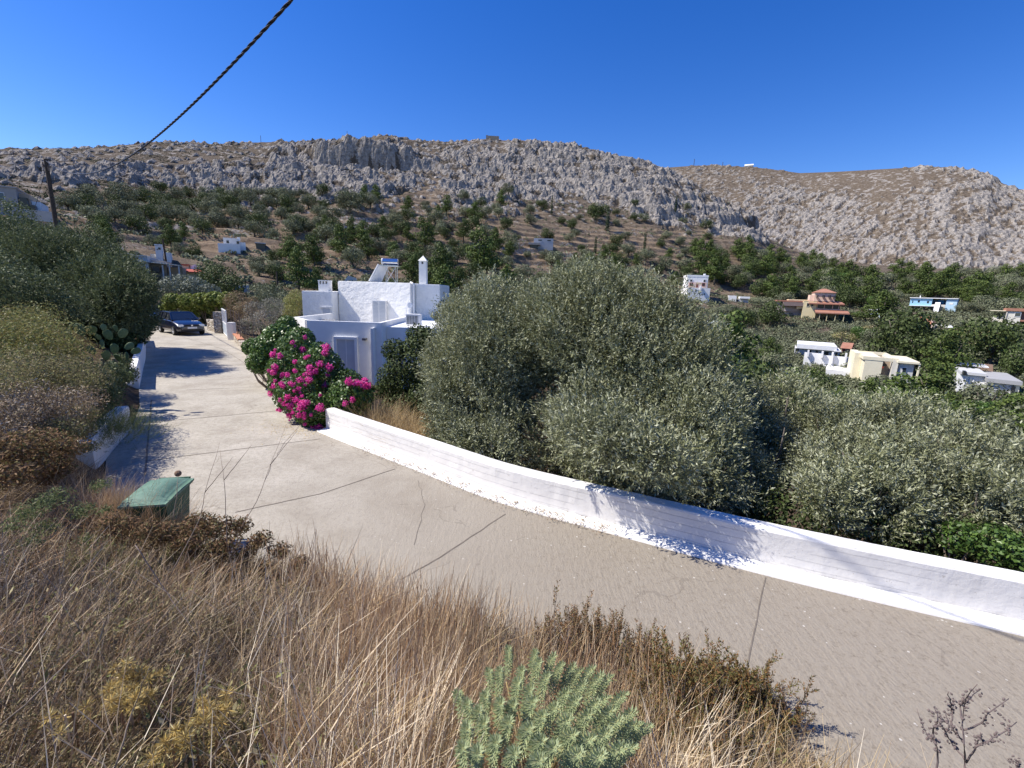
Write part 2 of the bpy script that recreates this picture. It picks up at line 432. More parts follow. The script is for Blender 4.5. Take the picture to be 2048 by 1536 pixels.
def polar_sheet(name, az, rg, hf, label=None):
    A, Rr = np.meshgrid(np.radians(az), rg, indexing='ij')
    X = (np.sin(A) * Rr).ravel(); Y = (np.cos(A) * Rr).ravel()
    z, rock, terr = hf(X, Y)
    na, nr = len(az), len(rg)
    i = (np.arange(na - 1)[:, None] * nr + np.arange(nr - 1)[None]).ravel()
    F = np.stack([i, i + 1, i + nr + 1, i + nr], 1)[:, ::-1]
    me = np_mesh(name, np.stack([X, Y, z], 1), F[:, ::-1], M_GROUND, False,
                 {'rock': rock, 'terr': terr, 'near': sstep(60, 35, np.hypot(X, Y))})
    o = ob(name, me); tag(o, kind='structure'); return o
azg = np.concatenate([np.arange(-115, -62, 1.0), np.arange(-62, 62, .125), np.arange(62, 116, 1.0)])
rgg = np.concatenate([np.geomspace(.25, 30, 130)[:-1], np.arange(30, 100, .9), np.arange(100, 290, .42), np.arange(290, 345, 1.2), np.arange(345, 520, 12)])
hill = polar_sheet('hill_ground', azg, rgg, lambda X, Y: height(X, Y, True))

# the farther mountain on the right
FAZ = [azof(x, y) for x, y in FARR]; FT = [tanel(x, y) for x, y in FARR]
def farh(X, Y):
    az = np.degrees(np.arctan2(X, Y)); r = np.hypot(X, Y)
    zt = CZ + 520 * np.interp(az, FAZ, FT)
    z = -30 + (zt + 30) * (np.clip((r - 285) / (520 - 285), 0, 1) ** .78)
    z = np.where(r > 520, zt - (r - 520) * .5, z)
    px, py = proj(X, Y, z)
    m = .46 + .30 * sstep(1700, 2000, px + (py - 400) * .8) + .5 * np.exp(-((px - 1600) / 110) ** 2 - ((py - 440) / 60) ** 2) - .2 * np.exp(-((px - 1700) / 150) ** 2 - ((py - 360) / 30) ** 2)
    a = X * .8 + Y * .6; b = -X * .6 + Y * .8
    f1, f2, idr = voro(a / 11, b / 4.2, 41); g1, g2, id2 = voro(a / 4.5, b / 2.1, 44)
    n = fbm(X / 25, Y / 25, 4, 47)
    rk = sstep(.40, .60, m * (.1 + .7 * n + .95 * fbm(a / 6, b / 2.6, 4, 52)))
    r1 = 1 - np.abs(2 * fbm(a / 12, b / 5, 4, 151) - 1) * 2; r2 = 1 - np.abs(2 * fbm(a / 4, b / 2, 3, 161) - 1) * 2; bl = np.clip(r1, 0, 1) * 2.0 + np.clip(r2, 0, 1) * 1.3 + id2 * np.clip((g2 - g1) * 3, 0, 1) * .7 - .3
    z = z + rk * (bl - .8) + (fbm(X / 40, Y / 40, 4, 49) - .5) * 7 * sstep(515, 480, r)
    fk = fbm(a / 3.0, b / 1.5, 3, 191); rkc = np.maximum(sstep(.53, .66, fk) * .62, 0) * sstep(525, 505, r) + 0 * rk; rkc = np.maximum(rkc, rk * np.clip(.12 + .8 * sstep(.9, 2.3, bl), 0, 1) * .78)
    return z, rkc, np.full(X.shape, .12)
far_mountain = polar_sheet('mountain', np.arange(2, 75, .16), np.concatenate([np.arange(285, 530, .75), np.arange(530, 600, 10)]), farh)

# ---- driveway: concrete slabs
def road_mat():
    t = NT('driveway_concrete'); t.set(.9, .2)
    n1 = t.noise(1.1, 6, .65); n2 = t.math('ADD', t.math('MULTIPLY', t.noise(11, 5, .75), .55), t.math('MULTIPLY', t.noise(42, 3, .7), .45))
    c = t.ramp(n1, [(.3, (.335, .30, .25)), (.5, (.42, .385, .325)), (.72, (.50, .46, .395))])
    # worn rough strip toward the lower end is darker and shows pebbles
    sp = t.n('ShaderNodeSeparateXYZ'); t.l(t.co(), sp.inputs[0])
    dk = t.n('ShaderNodeMapRange', clamp=True); dk.inputs[1].default_value = -4.0; dk.inputs[2].default_value = 2.0
    t.l(t.math('ADD', sp.outputs[0], t.math('MULTIPLY', n1, 2.0)), dk.inputs[0])
    dkc = t.ramp(n2, [(.34, (.15, .125, .095)), (.5, (.28, .243, .195)), (.66, (.40, .36, .30))])
    c = t.mix(t.math('MULTIPLY', dk.outputs[0], .92), c, dkc)
    c = t.mix(t.math('MULTIPLY', t.math('SUBTRACT', n2, .46), 4.0, True), c, t.mix(.75, c, (.15, .13, .105)))
    v = t.n('ShaderNodeTexVoronoi'); v.inputs['Scale'].default_value = 13; t.l(t.co(), v.inputs['Vector'])
    sv = t.n('ShaderNodeSeparateColor'); t.l(v.outputs['Color'], sv.inputs[0])
    peb = t.math('MULTIPLY', t.math('LESS_THAN', v.outputs['Distance'], t.math('MULTIPLY', sv.outputs[1], .17)), t.math('GREATER_THAN', sv.outputs[0], .6))
    c = t.mix(t.math('MULTIPLY', peb, dk.outputs[0]), c, (.50, .47, .42))
    # stains and hairline cracks
    st = t.noise(.45, 5, .7, dist=1.5)
    c = t.mix(t.math('MULTIPLY', t.math('SUBTRACT', st, .5), 2.6, True), c, (.25, .215, .17))
    cr_ = t.n('ShaderNodeTexVoronoi', feature='DISTANCE_TO_EDGE'); cr_.inputs['Scale'].default_value = .55
    mp = t.n('ShaderNodeVectorMath', operation='ADD'); nz = t.n('ShaderNodeTexNoise'); nz.inputs['Scale'].default_value = 2.5; nz.inputs['Detail'].default_value = 5
    t.l(t.co(), nz.inputs['Vector']); t.l(t.co(), mp.inputs[0])
    sc = t.n('ShaderNodeVectorMath', operation='SCALE'); sc.inputs[3].default_value = .3; t.l(nz.outputs['Color'], sc.inputs[0]); t.l(sc.outputs[0], mp.inputs[1])
    t.l(mp.outputs[0], cr_.inputs['Vector'])
    crk = t.math('MULTIPLY', t.math('LESS_THAN', cr_.outputs['Distance'], .004), t.math('GREATER_THAN', t.noise(.8, 2), .53))
    c = t.mix(t.math('MULTIPLY', crk, .28), c, (.12, .10, .08))
    t.base(c)
    # broom ridges across the lower end
    mq = t.n('ShaderNodeMapping'); mq.inputs['Scale'].default_value = (13, 3.2, 1); mq.inputs['Rotation'].default_value = (0, 0, -.45); t.l(t.co(), mq.inputs[0]); brush = t.noise(1.6, 4, .6, mq.outputs[0])
    w = t.n('ShaderNodeTexWave', wave_type='BANDS', bands_direction='DIAGONAL'); w.inputs['Scale'].default_value = 5.5; w.inputs['Distortion'].default_value = 6
    w.inputs['Detail'].default_value = 3; w.inputs['Detail Scale'].default_value = 2.5
    t.l(t.co(), w.inputs['Vector'])
    h = t.math('ADD', t.math('MULTIPLY', brush, t.math('MULTIPLY', dk.outputs[0], .8)), t.math('MULTIPLY', n2, 1.0))
    t.bump(h, .7, .022)
    return t.m
M_ROAD = road_mat()
def road_outline():
    return POLY
bm = bmesh.new()
vs = [bm.verts.new((x, y, 0)) for x, y in POLY]
f = bm.faces.new(vs); bmesh.ops.triangulate(bm, faces=[f]); bmesh.ops.recalc_face_normals(bm, faces=bm.faces[:])
for fc in bm.faces:
    if fc.normal.z < 0: fc.normal_flip()
me = bpy.data.meshes.new('driveway'); bm.to_mesh(me); bm.free(); me.materials.append(M_ROAD)
driveway = ob('driveway', me); tag(driveway, kind='structure')

M_JOINT = plain('joint_dark', (.13, .11, .09), (.2, .17, .14), 8)
joints = MB()
def ribbon(mb, pts, w, z=.004):
    pts = [Vector((*p, 0)) for p in pts]
    L, Rr = [], []
    for i, p in enumerate(pts):
        d = (pts[min(i + 1, len(pts) - 1)] - pts[max(i - 1, 0)]).normalized(); s = Vector((-d.y, d.x, 0)) * w / 2
        L.append(mb.bm.verts.new((p + s) + Vector((0, 0, z)))); Rr.append(mb.bm.verts.new((p - s) + Vector((0, 0, z))))
    for i in range(len(pts) - 1): mb.bm.faces.new([L[i], Rr[i], Rr[i + 1], L[i + 1]])
def line(px, w=.018, z=.004, k=7, wob=.004):
    P = [onz(*p)[:2] for p in px]; out = []
    for (a, b) in zip(P[:-1], P[1:]):
        for j in range(k): out.append(a + (b - a) * j / k + rng.normal(size=2) * wob)
    out.append(P[-1]); ribbon(joints, out, w, z)
line([(560, 772), (372, 780)], .02); line([(552, 822), (300, 845)], .02); line([(640, 878), (520, 893), (292, 922)], .02)
line([(790, 938), (640, 988), (470, 1025)], .022); line([(1010, 1028), (880, 1115), (800, 1160)], .018); line([(1530, 1155), (1495, 1330)], .013)
line([(303, 800), (299, 850), (290, 950)], .03); line([(290, 686), (450, 690)], .04)
line([(600, 850), (570, 885), (545, 925), (530, 960)], .006, wob=.012); line([(835, 960), (850, 1010), (828, 1090)], .006, wob=.012)
line([(310, 657), (445, 698), (480, 720), (548, 770)], .02)
jo = joints.build('joint_line', M_JOINT); tag(jo, kind='structure')

# ---- white roadside wall (board-marked concrete, whitewashed)
def white_mat(name, c1=(.72, .705, .675), c2=(.80, .785, .755), rib=False, bump=.35, bs=9, bd=.02, stain=0):
    t = NT(name); t.set(.85, .25)
    c = t.ramp(t.noise(2.2, 5), [(.3, c1), (.65, c2)])
    if stain:
        mp = t.n('ShaderNodeMapping'); mp.inputs['Scale'].default_value = (2.5, 2.5, .35); t.l(t.co(), mp.inputs[0])
        c = t.mix(t.math('MULTIPLY', t.math('SUBTRACT', t.noise(2.2, 6, .7, mp.outputs[0]), .58), stain, True), c, (.42, .40, .36))
    sz_ = t.n('ShaderNodeSeparateXYZ'); t.l(t.co(), sz_.inputs[0])
    if stain:
        dz_ = t.n('ShaderNodeMapRange', clamp=True); dz_.inputs[1].default_value = .16; dz_.inputs[2].default_value = .0; t.l(t.math('ADD', sz_.outputs[2], t.math('MULTIPLY', t.noise(5, 4), .16)), dz_.inputs[0]); c = t.mix(t.math('MULTIPLY', dz_.outputs[0], .55), c, (.40, .35, .28))
        c = t.mix(t.math('MULTIPLY', t.math('GREATER_THAN', t.noise(17, 3, .7), .69), .6), c, (.46, .43, .38))
    h = t.noise(bs, 5, .6)
    if rib:
        sp = t.n('ShaderNodeSeparateXYZ'); t.l(t.co(), sp.inputs[0])
        q = t.math('ADD', t.math('MULTIPLY', sp.outputs[2], 9.5), t.math('MULTIPLY', t.noise(.5, 2), .5))
        fr = t.math('FRACT', q); seam = t.math('LESS_THAN', fr, .1)
        brk = t.math('GREATER_THAN', t.noise(1.3, 3), .43)
        h = t.math('ADD', t.math('MULTIPLY', h, .5), t.math('ADD', t.math('MULTIPLY', t.math('MULTIPLY', seam, brk), -.9), t.math('MULTIPLY', fr, .3)))
        c = t.mix(t.math('MULTIPLY', t.math('MULTIPLY', seam, brk), .35), c, (.45, .45, .46))
        t.base(c); t.bump(h, .8, .02); return t.m
    t.base(c); t.bump(h, bump, bd); return t.m
M_WALL = white_mat('whitewash_boards', rib=True, stain=1.5)
M_WHITE = white_mat('whitewash', bump=.5, bs=5, bd=.03)
M_STUCCO = white_mat('rough_stucco', (.77, .76, .73), (.84, .83, .80), bump=.9, bs=3.4, bd=.07)
M_SMOOTHW = white_mat('smooth_render', (.74, .74, .73), (.80, .80, .79), bump=.25, bs=6, bd=.02)
def resample(P, step):
    P = np.array(P, float); d = np.r_[0, np.cumsum(np.hypot(*np.diff(P, axis=0).T))]
    n = max(2, int(d[-1] / step)); s = np.linspace(0, d[-1], n)
    # smooth interpolation
    x = np.interp(s, d, P[:, 0]); y = np.interp(s, d, P[:, 1])
    k = 9
    if n > 20:
        for a in (x, y):
            p = np.pad(a, 4, mode='reflect', reflect_type='odd'); a[:] = np.convolve(p, np.ones(k) / k, 'valid')
    return np.stack([x, y], 1)
def wall_sweep(P, prof, z0=0, amp=.002):
    """prof: (offset to the valley side, z) closed section swept along plan path P"""
    T = unit(np.gradient(P, axis=0)); Nn = np.stack([-T[:, 1], T[:, 0]], 1)
    m = len(prof); V = []
    for i, p in enumerate(P):
        for j, (o, z) in enumerate(prof):
            a = amp * (1 if z > .02 else 0)
            q = p + Nn[i] * (o + rng.normal() * a); V.append((q[0], q[1], z0 + z + rng.normal() * a * .7))
    F = [[i * m + j, i * m + (j + 1) % m, (i + 1) * m + (j + 1) % m, (i + 1) * m + j] for i in range(len(P) - 1) for j in range(m)]
    n0 = (len(P) - 1) * m
    return V, F, list(range(m))[::-1], [n0 + j for j in range(m)]
def sweep_obj(name, P, prof, mat, parent=None, amp=.0015):
    V, F, c0, c1 = wall_sweep(P, prof, 0, amp)
    me = bpy.data.meshes.new(name); me.from_pydata([tuple(v) for v in V], [], F + [c0, c1]); me.materials.append(mat)
    bm = bmesh.new(); bm.from_mesh(me); bmesh.ops.recalc_face_normals(bm, faces=bm.faces[:]); bm.to_mesh(me); bm.free()
    return ob(name, me, parent)
wp = resample([(-4.37, 10.24), (-4.3, 10.17), (-3.0, 9.18), (-1.5, 8.05), (-0.13, 6.98), (0.8, 6.48), (1.7, 6.03), (3.11, 5.31), (4.30, 4.79), (5.52, 4.31), (7.2, 3.65), (10, 2.7)], .12)
wall_root = empty('roadside_wall', (0, 0, 0))
tag(wall_root, 'low curved whitewashed wall along the valley side of the concrete driveway', 'wall')
sweep_obj('wall_body', wp, [(0, -.35), (0, .465), (.012, .49), (.03, .5), (.2, .505), (.215, .48), (.22, -.6)], M_WALL, wall_root)
sweep_obj('painted_kerb', wp, [(-.24, .002), (-.235, .018), (-.1, .035), (-.003, .045), (-.003, -.2), (-.24, -.2)], M_WHITE, wall_root, .004)

# left retaining walls
w1 = resample([(-7.2, 7.35), (-7.58, 7.97), (-8.1, 8.85), (-8.55, 9.72)], .12)
o = sweep_obj('retaining_wall', w1, [(0, -.2), (0, .52), (.02, .56), (.22, .56), (.24, -.2)], M_WHITE); tag(o, 'short whitewashed retaining wall beside the green wheeled bin', 'wall')
w2p = [onz(279, 777)[:2], onz(285, 745)[:2], onz(291, 719)[:2], onz(292, 696)[:2], onz(290, 681)[:2]]
w2 = resample(w2p, .2)
root = empty('planter_wall', (0, 0, 0)); tag(root, 'curved white retaining wall under the prickly pear', 'wall')
sweep_obj('wall_body', w2, [(0, -.2), (0, .6), (.02, .64), (.2, .64), (.22, -.2)], M_WHITE, root)
a = Vector((*w2p[0], 0)); mb = MB(); mb.box(a.x - .62, a.x - .2, a.y - .02, a.y + .25, -.1, .62); mb.build('end_wall', M_WHITE, root, .015)
# pale loose stones at the foot of that wall
M_STONE = plain('pale_stone', (.42, .38, .32), (.62, .58, .52), 4, bump=.6, bs=12, bd=.02)
def rock_mesh(name, s=1.0, seed=0, mat=None):
    bm = bmesh.new(); bmesh.ops.create_icosphere(bm, subdivisions=2, radius=.5)
    for v in bm.verts:
        c = np.array(v.co); k = 1 + .35 * (float(fbm(np.array([c[0] * 2.3 + seed * 7]), np.array([c[1] * 2.3 + c[2] * 3.1]), 3, seed)[0]) - .5) * 2
        v.co = Vector(c * k * s)
    me = bpy.data.meshes.new(name); bm.to_mesh(me); bm.free(); me.materials.append(mat or M_STONE); return me
for i, (px, py, s) in enumerate([(240, 762, .5), (246, 752, .42), (233, 774, .4), (252, 770, .3)]):
    p = onz(px, py, .15); o = ob('loose_stone', rock_mesh('loose_stone', 1, i)); o.location = tuple(p); o.scale = (s * 1.3, s, s * .55)
    tag(o, 'pale loose stone piled at the end of the white planter wall', 'stone', 'pale stones by the planter wall')

# dry stone walls at the far end of the drive
def stonewall_mat():
    t = NT('rubble_wall'); t.set(.9, .2)
    mp = t.n('ShaderNodeMapping'); mp.inputs['Scale'].default_value = (4, 4, 6.5); t.l(t.co(), mp.inputs[0])
    v = t.n('ShaderNodeTexVoronoi', feature='DISTANCE_TO_EDGE'); v.inputs['Scale'].default_value = 1; t.l(mp.outputs[0], v.inputs['Vector'])
    v2 = t.n('ShaderNodeTexVoronoi'); v2.inputs['Scale'].default_value = 1; t.l(mp.outputs[0], v2.inputs['Vector'])
    sc = t.n('ShaderNodeSeparateColor'); t.l(v2.outputs['Color'], sc.inputs[0])
    c = t.ramp(sc.outputs[0], [(0, (.38, .31, .24)), (.5, (.56, .50, .42)), (1, (.66, .61, .54))])
    c = t.mix(t.math('LESS_THAN', v.outputs['Distance'], .05), c, (.2, .17, .14)); t.base(c)
    t.bump(t.math('MINIMUM', v.outputs['Distance'], .2), .9, .25); return t.m
M_RUBBLE = stonewall_mat()
M_TERRA = plain('terracotta_coping', (.42, .17, .09), (.55, .27, .16), 5, bump=.3)
sw = resample([(-19.9, 30.9), (-18.0, 28.6), (-15.0, 24.4), (-11.4, 19.4), (-8.9, 15.9), (-7.4, 13.8)], .3)
root = empty('stone_garden_wall', (0, 0, 0)); tag(root, 'low rubble wall with brick-red coping running from the gate to the bougainvillea', 'wall')
sweep_obj('wall_body', sw, [(0, -.3), (0, .34), (.25, .34), (.25, -1.2)], M_RUBBLE, root, .02)
sweep_obj('coping', sw[:28], [(-.02, .345), (-.02, .41), (.27, .40), (.27, .345)], M_TERRA, root, .008)
gw = [onz(408, 662)[:2] + np.array([0, .4]), onz(430, 665)[:2] + np.array([0, .2])]
o = sweep_obj('rubble_wall', resample(gw, .3), [(0, -.1), (0, .8), (.35, .8), (.35, -.1)], M_RUBBLE, None, .02); tag(o, 'pale rubble stone wall between the blue car and the gate pier', 'wall')
p = onz(437, 667)
mb = MB(); mb.box(p[0] - .28, p[0] + .22, p[1], p[1] + .45, -.1, 1.45); o = mb.build('gate_pier', M_RUBBLE, None, .02); tag(o, 'square rubble stone gate pier left of the white metal gate', 'gate pier')
M_GREYP = plain('grey_concrete', (.30, .29, .28), (.40, .39, .37), 3, bump=.3)
p2 = onz(456, 676)
root = empty('garden_gate', (p[0] + .3, p[1] + .1, 0)); tag(root, 'white metal garden gate standing between rubble piers', 'gate')
M_WMETAL = plain('white_paint_metal', (.72, .73, .74), (.8, .8, .8), 6, rough=.4)
M_PALEBLUE = plain('pale_blue_sheet', (.36, .42, .50), (.45, .5, .56), 2, rough=.5)
gv = Vector((p2[0] - p[0] - .3, p2[1] - p[1] - .1, 0)); gl = gv.length; root.rotation_euler.z = math.atan2(gv.y, gv.x)
mb = MB()
for x in (0, gl - .06): mb.box(x, x + .06, -.03, .03, 0, 1.7)
for z in (.05, .8, 1.64): mb.box(.06, gl - .06, -.025, .025, z, z + .06)
mb.build('gate_frame', M_WMETAL, root)
mb = MB(); mb.box(.07, gl - .07, -.012, .012, .12, .79); mb.build('lower_panel', M_PALEBLUE, root)
for k in range(1, 7): mb = MB(); mb.cyl((.06 + (gl - .12) * k / 7, 0, .86), (.06 + (gl - .12) * k / 7, 0, 1.64), .012, seg=6); mb.build('bar', M_WMETAL, root)
p3 = onz(461, 680)
mb = MB(); mb.box(p3[0] - .15, p3[0] + .2, p3[1], p3[1] + .35, -.1, 1.05); o = mb.build('gate_pier', M_WHITE, None, .02); tag(o, 'short white gate pier at the end of the coping wall', 'gate pier')
M_RUST = plain('rusty_post', (.12, .09, .075), (.2, .15, .12), 6)
root = empty('wire_fence', (0, 0, 0)); tag(root, 'thin metal post and wire fence above the coping wall', 'fence')
fp = [sw[i] + np.array([.15, .12]) for i in (2, 7, 12, 18, 24)]
for q in fp:
    mb = MB(); mb.cyl((q[0], q[1], .2), (q[0], q[1], 1.75), .022, seg=6); mb.build('fence_post', M_RUST, root)
mb = MB()
for a, b in zip(fp[:-1], fp[1:]):
    for z in (.6, .95, 1.3, 1.65): mb.cyl((a[0], a[1], z), (b[0], b[1], z), .004, seg=4)
mb.build('wire', M_RUST, root)
# ================================================================= BUILDINGS
M_DARK = plain('dark_opening', (.02, .022, .025), rough=.3, spec=.5)
M_GLASS = plain('window_glass', (.03, .04, .05), rough=.12, spec=.8)
M_SHUT = plain('pale_shutter', (.50, .52, .54), (.56, .58, .60), 3, rough=.5)
M_METAL = plain('galvanised', (.5, .5, .5), (.65, .65, .65), 8, rough=.35, metal=.9)
M_STEEL = plain('polished_tank', (.62, .64, .68), rough=.16, metal=1.0)
# -- the white house below the bend
H = empty('white_house', (-8.2, 25, -2.3))
tag(H, 'white flat-roofed house with rough stucco and a roof terrace behind the bougainvillea', 'house')
def hp(name, mb, mat, par=H, bev=.02, **k):
    o = mb.build(name, mat, par, bev, **k); o.location = (8.2, -25, 2.3) if par is H else (0, 0, 0); return o
YM = 28.6
ULx, URx, ZT = -11.62, -6.48, 3.76
# upper storey main block (its plan is rotated a touch so that its face catches the sun)
def mainblock():
    mb = MB(); mb.prism([(ULx, YM + 1.45), (URx, YM - .1), (URx + .05, YM + 1.2), (URx, 34.5), (ULx - .2, 34.5)], -2.3, ZT); return mb
hp('upper_block', mainblock(), M_STUCCO, bev=.05)
mb = MB(); mb.box(URx + .06, -4.86, YM + 1.0, 33.9, -2.3, 3.74); hp('side_block', mb, M_STUCCO, bev=.04)
mb = MB(); mb.cyl((URx + .12, YM + .1, 1.2), (URx + .12, YM + .1, 3.72), .05, seg=8); mb.cyl((URx + .1, YM + .05, 3.72), (URx - .1, YM + .3, 3.8), .06, seg=8); hp('downpipe', mb, M_WHITE, bev=0)
mb = MB(); mb.box(-13.55, ULx - .02, YM + .45, 33.5, -2.3, 3.06); hp('left_wing', mb, M_STUCCO, bev=.04)
# chimneys
mb = MB(); mb.box(-12.7, -12.05, 29.6, 30.2, 3.0, 3.52)
for k in range(4): mb.box(-12.7 + k * .19, -12.62 + k * .19, 29.6, 30.2, 3.52, 3.70)
mb.box(-12.72, -12.03, 29.58, 30.22, 3.70, 3.76); hp('slotted_chimney', mb, M_WHITE, bev=0)
c0 = atd(847, 560, 30.5); cx = c0[0]
mb = MB(); mb.box(cx - .24, cx + .24, 30.2, 30.66, 3.6, 5.22); ch = hp('tall_chimney', mb, M_STUCCO, bev=.015)
bmc = MB(); v = [bmc.bm.verts.new(q) for q in ((cx - .29, 30.14, 5.22), (cx + .29, 30.14, 5.22), (cx + .29, 30.72, 5.22), (cx - .29, 30.72, 5.22), (cx, 30.43, 5.56))]
for f_ in ((0, 1, 4), (1, 2, 4), (2, 3, 4), (3, 0, 4), (3, 2, 1, 0)): bmc.bm.faces.new([v[i] for i in f_])
hp('chimney_cap', bmc, M_WHITE, ch, 0)
mb = MB(); mb.box(cx - .06, cx + .05, 30.19, 30.3, 5.02, 5.16); hp('flue_opening', mb, M_DARK, ch, 0)
# upper door / shutters
dx0, dx1 = atd(744, 600, YM)[0], atd(770, 600, YM)[0]
mb = MB(); mb.box(dx0 - .03, dx1 + .03, YM + .06, YM + .5, .7, 2.62); dr = hp('terrace_shutter', mb, M_WHITE)
mb = MB()
for s in (0, 1):
    a = dx0 + .03 + s * (dx1 - dx0) / 2; b = a + (dx1 - dx0) / 2 - .06
    for k in range(22): mb.box(a, b, YM + .03, YM + .055, .74 + k * .084, .795 + k * .084)
hp('slats', mb, M_SHUT, dr, 0)
mb = MB(); mb.box(-12.25, -11.75, YM + .40, YM + .47, 1.2, 2.0); wn = hp('wing_window', mb, M_SHUT)
mb = MB(); mb.box(-12.4, -11.66, YM + .38, YM + .47, 2.0, 2.12); hp('hood', mb, M_WHITE, wn)
# side window with two slots on the right wall
for k in range(2):
    mb = MB(); mb.box(-4.875, -4.84, 30.6 + k * 1.3, 31.3 + k * 1.3, 1.6, 2.75); hp('side_window', mb, M_DARK, bev=0)
# terrace block
FLx, FRx, FY = -10.05, -6.42, 21.9
PT = 1.72; TH = .2
outer = [(FLx, FY), (FRx, FY), (-6.55, YM - .1), (ULx - .05, YM + .1), (-11.6, 23.8)]
mb = MB(); mb.prism(outer, -2.5, .72); hp('lower_block', mb, M_SMOOTHW, bev=.01)
def parapet(mb, a, b, t=TH, z0=.72, z1=PT, c=0.0):
    a, b = Vector((*a, 0)), Vector((*b, 0)); d = (b - a).normalized(); n = Vector((-d.y, d.x, 0)) * t
    q = [a + d * c, b - d * c, b + n - d * c, a + n + d * c]; mb.prism([(p.x, p.y) for p in q], z0, z1)
mb = MB(); parapet(mb, (FLx, FY), (FRx, FY)); hp('front_parapet', mb, M_SMOOTHW, bev=.012)
mb = MB(); parapet(mb, (FRx - .002, FY + TH + .002), (-6.55, YM - .12)); hp('right_parapet', mb, M_WHITE, bev=.012)
mb = MB(); parapet(mb, (-11.62, 23.8), (FLx - .12, FY + .09)); parapet(mb, (ULx - .02, YM), (-11.62, 23.84)); hp('left_parapet', mb, M_WHITE, bev=.012)
# louvred top of a stair or blind inside the terrace
mb = MB()
for k in range(5): mb.box(-11.3 + k * .16, -11.2 + k * .16, 26.4, 26.9, .75, 1.45, rz=.3)
hp('terrace_rack', mb, M_GREYP, bev=0)
# front window with thick white surround
wx0, wx1 = atd(669, 690, FY)[0], atd(716, 690, FY)[0]; wzt = atd(690, 673, FY)[2]
mb = MB(); t = .14
mb.box(wx0, wx1, FY - .12, FY + .02, wzt - t, wzt); mb.box(wx0, wx0 + t, FY - .12, FY + .02, wzt - 1.7, wzt - t); mb.box(wx1 - t, wx1, FY - .12, FY + .02, wzt - 1.7, wzt - t); mb.box(wx0, wx1, FY - .12, FY + .02, wzt - 1.84, wzt - 1.7)
fr = hp('front_window', mb, M_SMOOTHW, bev=.01)
mb = MB(); mb.box(wx0 + t, wx1 - t, FY - .02, FY - .005, wzt - 1.7, wzt - t); hp('shutter_leaf', mb, M_SHUT, fr, 0)
mb = MB(); xm = (wx0 + wx1) / 2; mb.box(xm - .015, xm + .015, FY - .035, FY - .021, wzt - 1.7, wzt - t); hp('mullion', mb, M_SMOOTHW, fr, 0)
lx, lz = atd(731, 678, FY)[0], atd(731, 678, FY)[2]
mb = MB(); mb.box(lx - .09, lx + .09, FY - .26, FY - .001, lz - .05, lz + .06); lp = hp('wall_lamp', mb, plain('lamp_body', (.12, .12, .13), rough=.4), bev=.01)
# fin and the recessed lower wall to its right
fx = atd(749.5, 700, FY)[0]; fz = atd(749, 655, FY)[2]
mb = MB(); mb.box(fx - .06, fx + .06, FY - .42, FY - .002, -2.5, fz); hp('wall_fin', mb, M_WHITE, bev=.012)
b2y = 22.75; sx = atd(763, 655, b2y)[0]; sz = atd(775, 653.5, b2y)[2]; s2 = atd(757, 670, b2y)[2]
mb = MB(); mb.prism([(FRx + .004, b2y), (sx, b2y), (sx, b2y + .25), (FRx + .004, b2y + .25)], -2.5, s2); hp('step_wall', mb, M_WHITE, bev=.01)
mb = MB(); mb.prism([(sx + .003, b2y), (-3.3, b2y), (-2.6, 27.2), (-4.4, 29.5), (sx + .003, 29.5)], -2.5, sz); hp('side_annex', mb, M_SMOOTHW, bev=.012)
ax = atd(775, 700, b2y)[0]
mb = MB(); mb.box(ax - .03, ax + .8, b2y - .05, b2y - .002, -1.5, atd(770, 687, b2y)[2]); an = hp('annex_window', mb, M_SMOOTHW)
mb = MB(); mb.box(ax + .09, ax + .7, b2y - .06, b2y - .051, -1.4, atd(770, 691, b2y)[2]); hp('pane', mb, M_SHUT, an, 0)
# air conditioner on the annex roof
p0, p1 = atd(810, 628, 23.6), atd(840, 650, 23.6)
AC = empty('air_conditioner', ((p0[0] + p1[0]) / 2, 23.7, sz)); tag(AC, 'boxy air conditioning unit with an open grille on the annex roof', 'air conditioner')
w = (p1[0] - p0[0]) / 2; hh = p0[2] - sz
mb = MB(); mb.box(-w, w, 0, .38, .06, hh); mb.build('casing', M_WHITE, AC, .012)
mb = MB(); mb.box(-w + .05, w - .12, -.012, -.002, .1, hh - .06); mb.build('fan_opening', M_DARK, AC)
mb = MB()
for k in range(8): mb.box(-w + .04, w - .11, -.028, -.014, .1 + k * (hh - .18) / 7, .118 + k * (hh - .18) / 7)
for k in range(5): mb.box(-w + .05 + k * (2 * w - .2) / 4, -w + .062 + k * (2 * w - .2) / 4, -.034, -.029, .1, hh - .06)
mb.build('grille', M_WMETAL, AC)
for a_ in (-w + .05, w - .12): mb = MB(); mb.box(a_, a_ + .07, .05, .33, 0, .06); mb.build('foot', M_METAL, AC)
# satellite dish / fan beside it
q = atd(817, 612, 26.0)
D = empty('roof_vent', (q[0], q[1], sz)); tag(D, 'thin white stand with a round vent behind the air conditioner', 'vent')
mb = MB(); mb.cyl((-.12, 0, 0), (-.12, 0, q[2] - sz), .015, seg=6); mb.cyl((.05, 0, 0), (.05, 0, q[2] - sz), .015, seg=6); mb.build('stand', M_WMETAL, D)
mb = MB(); mb.cyl((.08, -.04, q[2] - sz + .05), (.08, .06, q[2] - sz + .05), .15, seg=16); mb.build('drum', M_WMETAL, D)
